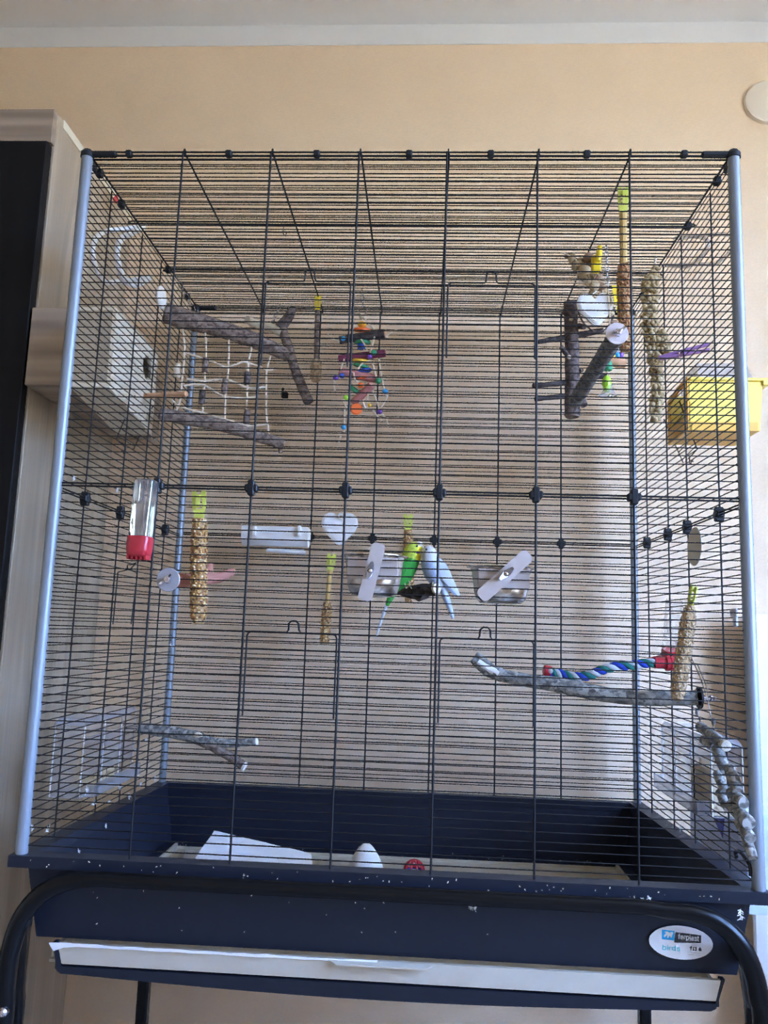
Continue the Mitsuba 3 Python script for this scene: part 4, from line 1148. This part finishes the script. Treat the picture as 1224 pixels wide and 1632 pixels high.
# ------------------------------------------------------------------ clear seed feeders low outside the side walls
def feeder(label, s, y0, y1, z0, z1, depth, seedz, y_step):
    t = thing('seed_feeder', label, 'feeder')
    x0, x1 = s * .507, s * (.507 + depth)
    lo, hi = min(x0, x1), max(x0, x1)

    def pane(lo_, hi_):
        lo_, hi_ = A(lo_, float), A(hi_, float)
        k_ = int(np.argmin(hi_ - lo_))
        m_ = (lo_ + hi_)[k_] / 2
        i_, j_ = [q for q in range(3) if q != k_]
        v_ = []
        for a_, b_ in ((0, 0), (1, 0), (1, 1), (0, 1)):
            p_ = A([m_, m_, m_])
            p_[i_], p_[j_] = (lo_, hi_)[a_][i_], (lo_, hi_)[b_][j_]
            v_.append(p_)
        return trimesh.Trimesh(v_, [[0, 1, 2], [0, 2, 3]], process=False)
    w = .0012
    put('wall', pane((lo, y0, z0), (hi, y0 + w, z1)), 'clear', t, False)
    put('wall', pane((lo, y1 - w, z0), (hi, y1, z1)), 'clear', t, False)
    put('wall', pane((lo, y0, z0), (lo + w, y1, z1)), 'clear', t, False)
    put('wall', pane((hi - w, y0, z0 + .03), (hi, y1, z1 - .02)), 'clear_scuffed', t, False)
    put('base', lohi((lo, y0, z0 - w), (hi, y1, z0)), 'clear_scuffed', t, False)
    put('lid', hull([(lo - .002, y0 - .003, z1), (hi + .002, y0 - .003, z1), (lo - .002, y1 + .003, z1), (hi + .002, y1 + .003, z1), (lo + .004, y0 + .004, z1 + .012), (hi - .004, y0 + .004, z1 + .012), (lo + .004, y1 - .004, z1 + .012), (hi - .004, y1 - .004, z1 + .012)]), 'clear_scuffed', t, False)
    for q0, q1 in (((x0, y0, z0), (x0, y0, z1)), ((x0, y1, z0), (x0, y1, z1)), ((x1, y0, z0), (x1, y0, z1)), ((x0, y0, z0), (x0, y1, z0)), ((x0, y0 + (y1 - y0) * .36, z0), (x0, y0 + (y1 - y0) * .36, z1)), ((x0, y0 + (y1 - y0) * .70, z0), (x0, y0 + (y1 - y0) * .70, z1))):
        put('edge', rod(q0, q1, .0013, 6), 'edge_plastic', t, 60)
    # tray that reaches into the cage
    xi = -s * .020 + s * .507
    a_, b_ = min(xi, x0), max(xi, x0)
    put('spout_tray', join([pane((a_, y0 + .01, z0 - w), (b_, y1 - .01, z0)), pane((xi - w * .5, y0 + .01, z0), (xi + w * .5, y1 - .01, z0 + .022)), pane((a_, y0 + .01, z0), (b_, y0 + .01 + w, z0 + .022)), pane((a_, y1 - .01 - w, z0), (b_, y1 - .01, z0 + .022))]), 'clear_scuffed', t, False)
    put('divider', pane((lo + .002, (y0 + y1) / 2 - w, z0), (hi - .002, (y0 + y1) / 2, z1 - .01)), 'clear', t, False)
    gs = np.random.default_rng(101 + int(s))
    n = 520
    pos = np.stack([gs.uniform(lo + .004, hi - .004, n), gs.uniform(y0 + y_step[0], y0 + y_step[1], n), z0 + .003 + (seedz - z0) * gs.random(n)], 1)
    vs = np.vstack([(ICO.vertices * A([.0022, .0022, .0032]) * gs.uniform(.7, 1.2)) + p for p in pos])
    fs = np.vstack([ICO.faces + 12 * i for i in range(n)])
    cs = np.repeat(A(TAN)[gs.integers(0, len(TAN), n)] * 1.25, 12, axis=0)
    stuff(put('seeds', trimesh.Trimesh(vs, fs, process=False), 'millet', t, False, color=cs))
    put('seed_bed', lohi((lo + .004, y0 + y_step[0] + .002, z0 + .001), (hi - .004, y0 + y_step[1] - .002, seedz - .004)), 'leaf_dry', t, False)
    return t


feeder('clear seed feeder low outside the left cage wall', -1, .195, .43, .035, .150, .05, .105, (.085, .16))
feeder('clear seed feeder low outside the right cage wall', 1, .185, .445, .052, .158, .048, .125, (.005, .10))

# packet of tissues behind the right feeder
t = thing('tissue_packet', 'pale blue packet with navy print outside the right wall below the feeder', 'packet')
x = .585
pk = [(x, .255, -.11), (x, .535, -.11), (x, .535, .012), (x, .50, .018), (x, .27, .050), (x, .255, .046)]
pillow_m = hull(pk + [(x + .07, p[1], p[2]) for p in pk])
put('wrapper', pillow_m, 'packet_blue', t, False)
plastic('packet_blue', (0.56, 0.66, 0.86), 0.3, 0.5)
plastic('packet_navy', (0.02, 0.03, 0.25), 0.3, 0.5)
put('print', hull([(x - .0006, a_, b_) for a_, b_ in ((.345, .045), (.40, .040), (.405, .005), (.36, -.02))] + [(x + .0005, a_, b_) for a_, b_ in ((.345, .040), (.40, .034))]), 'packet_navy', t, False)

# wooden bridge hanging along the right wall
t = thing('hanging_log_bridge', 'string of short grey wooden logs hanging down the right wall', 'bird toy')
V_ = lambda u, v, x=.478: atx(u, v, x)
logs = [((1116, 1158), (1156, 1188), .0105), ((1120, 1178), (1138, 1192), .0085), ((1142, 1192), (1156, 1228), .0105), ((1162, 1222), (1176, 1262), .0105), ((1143, 1232), (1156, 1262), .0085), ((1165, 1262), (1186, 1280), .0105), ((1147, 1262), (1160, 1290), .0085), ((1166, 1284), (1194, 1312), .0125), ((1178, 1310), (1196, 1336), .0105), ((1188, 1332), (1200, 1368), .0085)]
for i, (a_, b_, r) in enumerate(logs):
    r *= .78
    put('log', rough_log([V_(*a_), V_((a_[0] + b_[0]) / 2, (a_[1] + b_[1]) / 2), V_(*b_)], [r * .9, r, r * .9], 120 + i, n=14), 'bark_grey', t)
put('log_end', end_disk(V_(1140, 1176), V_(1157, 1189), .0078), 'wood_bare', t)
for pth in ([(1100, 1045), (1114, 1075), (1126, 1110), (1135, 1150), (1142, 1172)], [(1112, 1060), (1122, 1085), (1128, 1098)], [(1112, 1138), (1118, 1155)], [(1142, 1185), (1160, 1222), (1175, 1270), (1190, 1330), (1198, 1370)]):
    put('wire', tube(spline([V_(u, v, .484) for u, v in pth], 4), .0010, 6), 'chrome', t)
put('knot', ball(V_(1137, 1150), (.003, .004, .006), 1), 'bark_grey', t)
put('knot', ball(V_(1111, 1136), (.003, .004, .005), 1), 'bark_grey', t)
k = put('dark_hook', tube(spline([atx(u, v, .49) for u, v in ((1174, 1366), (1172, 1360), (1176, 1356), (1182, 1360), (1188, 1368), (1195, 1380), (1196, 1396))], 5), .0026, 8), 'black_plastic')
tag(k, 'dark plastic hook at the foot of the right wall by the post', 'hook')

# ------------------------------------------------------------------ the two budgerigars
def profile_body(spine, radii, squash=1.0, n=26, k=7):
    p = spline(spine, k)
    rr = spline(np.stack([radii, np.zeros(len(radii)), np.zeros(len(radii))], 1), k)[:, 0]
    return tube(p, np.maximum(rr, .0008), n)


def face(parent, head, fwd, s, up=(0, 0, 1), cheek=None):
    """Beak, cere, eyes and cheek spots on a head of radius s looking along fwd."""
    f = A(fwd, float) / np.linalg.norm(fwd)
    side = np.cross(f, up); side /= np.linalg.norm(side)
    u = np.cross(side, f)
    put('beak', hull([head + f * s * .95 + u * s * .12 + side * q for q in (-.0022, .0022)] + [head + f * s * 1.22 - u * s * .10 + side * q for q in (-.0012, .0012)] + [head + f * s * 1.10 - u * s * .48, head + f * s * .85 - u * s * .35 + side * .0018, head + f * s * .85 - u * s * .35 - side * .0018]), 'beak_horn', parent, 40)
    put('cere', ball(head + f * s * .98 + u * s * .24, (.0022, .0022, .0018), 2), 'chalk', parent)
    for q in (-1, 1):
        put('eye', ball(head + f * s * .48 + u * s * .30 + side * q * s * .80, .0019, 2), 'eye_black', parent)
        if cheek:
            put('cheek_spot', ball(head + f * s * .52 - u * s * .42 + side * q * s * .78, (.0030, .0022, .0026), 2), cheek, parent)


def paint(mesh, fn):
    return np.array([fn(v) for v in mesh.vertices])


def wing(parent, sh, tip, mid, w, mat, nrm):
    """A folded wing: a tapering shell from the shoulder to the tip lying on the body's side."""
    p = spline([sh, mid, tip], 6)
    r = w * A([.35, .75, .95, 1.0, .98, .93, .85, .74, .62, .5, .38, .26, .1])
    n_ = A(nrm, float) / np.linalg.norm(nrm)
    ms = []
    m = tube(p, r, 14, flat=n_)
    c = np.array([p[np.argmin(np.linalg.norm(p - v, axis=1))] for v in m.vertices])
    d = m.vertices - c
    m.vertices = c + d - np.outer(d @ n_, n_) * .72
    return put('wing', m, mat, parent, 60)


# green and yellow bird, facing right towards its mate
t = thing('budgerigar', 'green budgerigar with yellow head perched beside the left bowl', 'bird')
yg = .285
Z_ = lambda u, v, d=0: at(u, v, yg + d)
px = 1.415 / FOCAL
spine = [Z_(661, 864), Z_(660, 869), Z_(659, 877), Z_(655, 889), Z_(650, 902), Z_(644, 915), Z_(637, 928), Z_(630, 938), Z_(624, 948)]
body = profile_body(spine, A([3, 10.5, 14.8, 15.0, 15.2, 14.8, 11.5, 7.5, 4.0]) * px)
hg = Z_(661, 876)


def green_col(v):
    d = v - Z_(652, 893)
    ax = (Z_(660, 870) - Z_(644, 915)); ax /= np.linalg.norm(ax)
    s = d @ ax
    n_ = meshkit.noise(v * 900, 3)
    if s > .004 + .004 * (n_ - .5):
        face_ = (v - hg)[0] > .004
        if face_: return (.80, .64, .04) if v[2] < hg[2] + .004 else (.78, .70, .22)
        return (.46, .56, .07) if n_ > .3 else (.30, .36, .06)
    return A((.040, .235, .035)) * (.85 + .3 * n_)


put('body', body, 'millet', t, True, color=paint(body, green_col))
labels[f'{t}__body'] = {'label': 'green body with yellow head'}
face(t, hg, (1.0, -.25, .05), 14.2 * px, cheek='toy_purple')
put('brow', ball(Z_(669, 867, -.004), (.0052, .0075, .0050), 2), 'feather_white', t)
wing(t, Z_(645, 893, -.012), Z_(629, 943, -.004), Z_(638, 915, -.0145), .0105, 'feather_green', (-.3, -1, 0))
tl = put('tail', tube(spline([Z_(630, 938), Z_(622, 953), Z_(616, 966)], 4), A([4.5, 5.2, 5.4, 5.2, 5.0, 4.6, 4.0, 3.4, 2.4]) * px, 10, flat=(0, 1, 0)), 'feather_green', t, 60)
put('tail_feather', tube(spline([Z_(618, 960), Z_(609, 985), Z_(599, 1018)], 4), A([2.6, 2.6, 2.5, 2.4, 2.2, 2.0, 1.8, 1.6, 1.0]) * px, 8), 'feather_pale', tl, 60)
for u in (646, 654):
    put('foot', tube(spline([Z_(u - 3, 924, -.006), Z_(u, 933, -.012), Z_(u + 2, 938, -.016)], 3), .0011, 6), 'beak_horn', t)

# pale blue bird, facing left
t = thing('budgerigar', 'pale blue and white budgerigar perched on the right facing the green one', 'bird')
yg = .275
spine = [Z_(684, 870), Z_(684, 874), Z_(684, 882), Z_(685, 893), Z_(689, 905), Z_(695, 918), Z_(701, 930), Z_(706, 940)]
body = profile_body(spine, A([3, 8.8, 12.8, 14.5, 16.5, 15.8, 11.0, 4.5]) * px)
hb = Z_(684, 881)


def blue_col(v):
    n_ = meshkit.noise(v * 700, 5)
    if v[2] > Z_(686, 895)[2] + .004 * (n_ - .5):
        return A((.62, .63, .64)) * (.93 + .12 * n_)
    return A((.36, .44, .60)) * (.85 + .3 * n_) if (v - Z_(690, 905))[0] < .004 else A((.50, .56, .65))


put('body', body, 'millet', t, True, color=paint(body, blue_col))
labels[f'{t}__body'] = {'label': 'pale blue body with white head'}
face(t, hb, (-1.0, -.1, .10), 12.4 * px)
wing(t, Z_(694, 890, -.010), Z_(734, 952, -.004), Z_(712, 920, -.012), .0120, 'feather_pale', (.35, -1, 0))
wing(t, Z_(698, 900, .012), Z_(726, 950, .008), Z_(710, 924, .014), .0095, 'feather_blue', (.2, 1, 0))
tl = put('tail', tube(spline([Z_(704, 932), Z_(712, 955), Z_(718, 972), Z_(722, 986)], 4), A([6.0, 6.2, 6.2, 6.0, 5.6, 5.2, 4.7, 4.2, 3.8, 3.5, 3.2, 2.8, 1.8]) * px, 10), 'feather_blue', t, 60)
for u in (690, 699):
    put('foot', tube(spline([Z_(u, 922, -.006), Z_(u, 929, -.012), Z_(u - 2, 934, -.016)], 3), .0016, 6), 'beak_horn', t)

# ------------------------------------------------------------------ things on the tray floor
FL = -.1305


def sheet(corners, nx, ny, bump, seed, thick=.0006):
    """A thin wrinkled sheet over four corners (ccw)."""
    c = A(corners, float)
    u, v = np.meshgrid(np.linspace(0, 1, nx), np.linspace(0, 1, ny))
    u, v = u.ravel()[:, None], v.ravel()[:, None]
    p = c[0] * (1 - u) * (1 - v) + c[1] * u * (1 - v) + c[2] * u * v + c[3] * (1 - u) * v
    n_ = np.cross(c[1] - c[0], c[3] - c[0]); n_ /= np.linalg.norm(n_)
    p = p + n_ * (bump * (meshkit.fbm(p * 28, 4, seed) - .5))[:, None]
    f = []
    for j in range(ny - 1):
        for i in range(nx - 1):
            a_ = j * nx + i
            f += [[a_, a_ + 1, a_ + nx + 1], [a_, a_ + nx + 1, a_ + nx]]
    f = A(f)
    N = len(p)
    b = [(i, i + 1) for i in range(nx - 1)] + [(i * nx + nx - 1, (i + 1) * nx + nx - 1) for i in range(ny - 1)] + [(N - 1 - i, N - 2 - i) for i in range(nx - 1)] + [((ny - 1 - i) * nx, (ny - 2 - i) * nx) for i in range(ny - 1)]
    e = A([[x_, y_, y_ + N] for x_, y_ in b] + [[x_, y_ + N, x_ + N] for x_, y_ in b])
    return trimesh.Trimesh(np.vstack([p, p - n_ * thick]), np.vstack([f, f[:, ::-1] + N, e[:, ::-1]]), process=False)


k = put('paper_towel', sheet([atz(300, 1385, FL + .003), atz(500, 1402, FL + .003), at(496, 1360, .44), at(341, 1323, .44)], 20, 14, .010, 3), 'paper', None, 60)
tag(k, 'white paper towel curled up on the left of the tray floor', 'paper towel')
k = put('tissue', sheet([atz(287, 1380, FL + .002), atz(330, 1382, FL + .003), atz(335, 1356, FL + .012), atz(296, 1354, FL + .010)], 10, 8, .006, 4), 'paper', None, 60)
tag(k, 'small crumpled tissue left of the paper towel on the tray floor', 'tissue')
cc = atz(582, 1400, FL)
top = at(583, 1343, cc[1])
hh = top[2] - FL
k = put('salt_cone', lathe([(0, hh), (.006, hh * .97), (.014, hh * .86), (.024, hh * .62), (.032, hh * .34), (.036, hh * .08), (.035, 0), (0, 0)], 32, (cc[0], cc[1], FL + .0005)), 'chalk')
tag(k, 'white rounded cone on the tray floor between paper towel and ball', 'mineral block')
t = thing('lattice_ball', 'red and blue plastic lattice ball on the tray floor', 'ball')
rb_ = .0185
cb_ = atz(660, 1405, FL) + A([0, 0, rb_])
aim = at(660, 1390, cb_[1])
cb_[0], cb_[2] = aim[0], FL + rb_ + .0005
for half, m in ((1, 'red_plastic'), (-1, 'blue_plastic')):
    ms = []
    for i in range(10):
        a_ = i * 2 * np.pi / 10
        el = np.linspace(.02, 1.42, 8) * half
        ms.append(tube(cb_ + rb_ * np.stack([np.cos(el) * np.cos(a_), np.cos(el) * np.sin(a_), np.sin(el)], 1), .0016, 6))
    for el in (.05 * half, .75 * half, 1.3 * half):
        ms.append(torus(rb_ * math.cos(el), .0016, cb_ + A([0, 0, rb_ * math.sin(el)])))
    ms.append(lathe([(0, .0012), (.004, .0008), (.005, -.001), (0, -.001)], 16, cb_ + A([0, 0, rb_ * half]), (0, 0, half)))
    put('half_shell', join(ms), m, t, 60)
put('bell', ball(cb_ - A([0, 0, .007]), .006, 2), 'chrome', t)

# scraps: feathers and seed husks
fpos = [(at(1030, 1432, -.0130), 'rim'), (at(752, 1446, -.0015), 'body'), (at(1180, 1457, -.044), 'x'), (at(168, 1317, .2), 'wall')]
g = np.random.default_rng(77)


def feather(c, L, nrm, mat='feather_white', lab=None):
    nrm = A(nrm, float) / np.linalg.norm(nrm)
    e = basis(nrm)
    a0 = g.uniform(0, 2 * np.pi)
    d = math.cos(a0) * e[:, 0] + math.sin(a0) * e[:, 1]
    ms = [tube(spline([c - d * L * .5, c + nrm * .001, c + d * L * .5], 3), .0004, 4)]
    for i in range(16):
        s = g.uniform(-.4, .45)
        b0 = c + d * L * s + nrm * .0005
        q = np.cross(nrm, d) * (1 if i % 2 else -1)
        ms.append(tube([b0, b0 + (q * .7 + d * g.uniform(.1, .7) + nrm * g.uniform(-.1, .5)) * L * g.uniform(.25, .5)], .00055, 4))
    k = put('down_feather', join(ms), mat, None, True)
    tag(k, lab or 'small white down feather caught on the bars of the left cage wall', 'feather', None if lab else 'down feathers on the left cage wall')


for u, v, y in ((1031, 1433, -.0135), (752, 1446, -.0005), (1085, 1322, None), (168, 1317, None), (102, 1333, 'l'), (75, 1322, 'l'), (55, 1357, 'l'), (148, 1280, 'l'), (172, 1279, 'l'), (137, 1262, 'l'), (190, 1255, 'l'), (205, 1268, 'l'), (247, 1240, 'l'), (223, 1252, 'l'), (50, 1318, 'l'), (125, 1358, None), (232, 1180, 'l'), (215, 1196, 'l'),
                (1188, 1417, 'r'), (1075, 1330, 'r'), (187, 780, 'l'), (117, 763, 'l'), (272, 1030, 'l'), (269, 975, 'l')):
    if y is None:
        c, nr = (atx(u, v, -.4795), (1, 0, .2)) if u < 600 else (atx(u, v, .4795), (-1, 0, .2))
    elif y == 'l':
        c, nr = atx(u, v, -.4975), (1, -.2, .1)
    elif y == 'r':
        c, nr = atx(u, v, .4975), (-1, -.2, .1)
    else:
        c, nr = at(u, v, y - .002), (0, -1, .2)
    feather(c, g.uniform(.008, .014), nr, lab={1031: 'white down feather on the front rim of the tray towards the right', 752: 'thin white feather stuck to the tray front below the rim', 1085: 'white down feather on the inside of the right tray wall', 168: 'white down feather on the inside of the left tray wall',
            125: 'white down feather low on the inside of the left tray wall', 1188: 'white down feather at the foot of the right front post', 1075: 'white down feather on the right tray edge below the feeder', 272: 'tiny white fluff on the rear left bars', 269: 'tiny white fluff below the left round washer'}.get(u))
c = at(1180, 1457, -.0445)
feather(c, .013, (0, -1, .3), lab='bluish white fluff on the bend of the right stand tube')
vs, fs = [], []
n = 0
for i in range(150):
    r = g.random()
    if r < .35:
        p = A([g.uniform(-.48, .48), -.0128, g.uniform(-.013, -.001)])
    elif r < .5:
        p = A([g.uniform(-.46, .46), -.0006 + .004 * .0, g.uniform(-.09, -.02)])
        p[1] = .004 * (-.014 - p[2]) / (.093) - .0006
    elif r < .8:
        p = A([g.uniform(-.45, .45), g.uniform(.548, .585), -.1255])
    else:
        p = A([g.uniform(-.42, .42), g.uniform(.30, .53), -.1300])
    q = trimesh.transformations.random_rotation_matrix(g.random(3))[:3, :3]
    vs.append((ICO.vertices * A([.0006, .0008, .0015]) * g.uniform(.6, 1.3)) @ q.T + p)
    fs.append(ICO.faces + 12 * n)
    n += 1
k = put('seed_husks', trimesh.Trimesh(np.vstack(vs), np.vstack(fs), process=False), 'wood_pale', None, False)
tag(k, 'scattered pale seed husks and dust on the tray and its rim', 'seed husks', None, 'stuff')
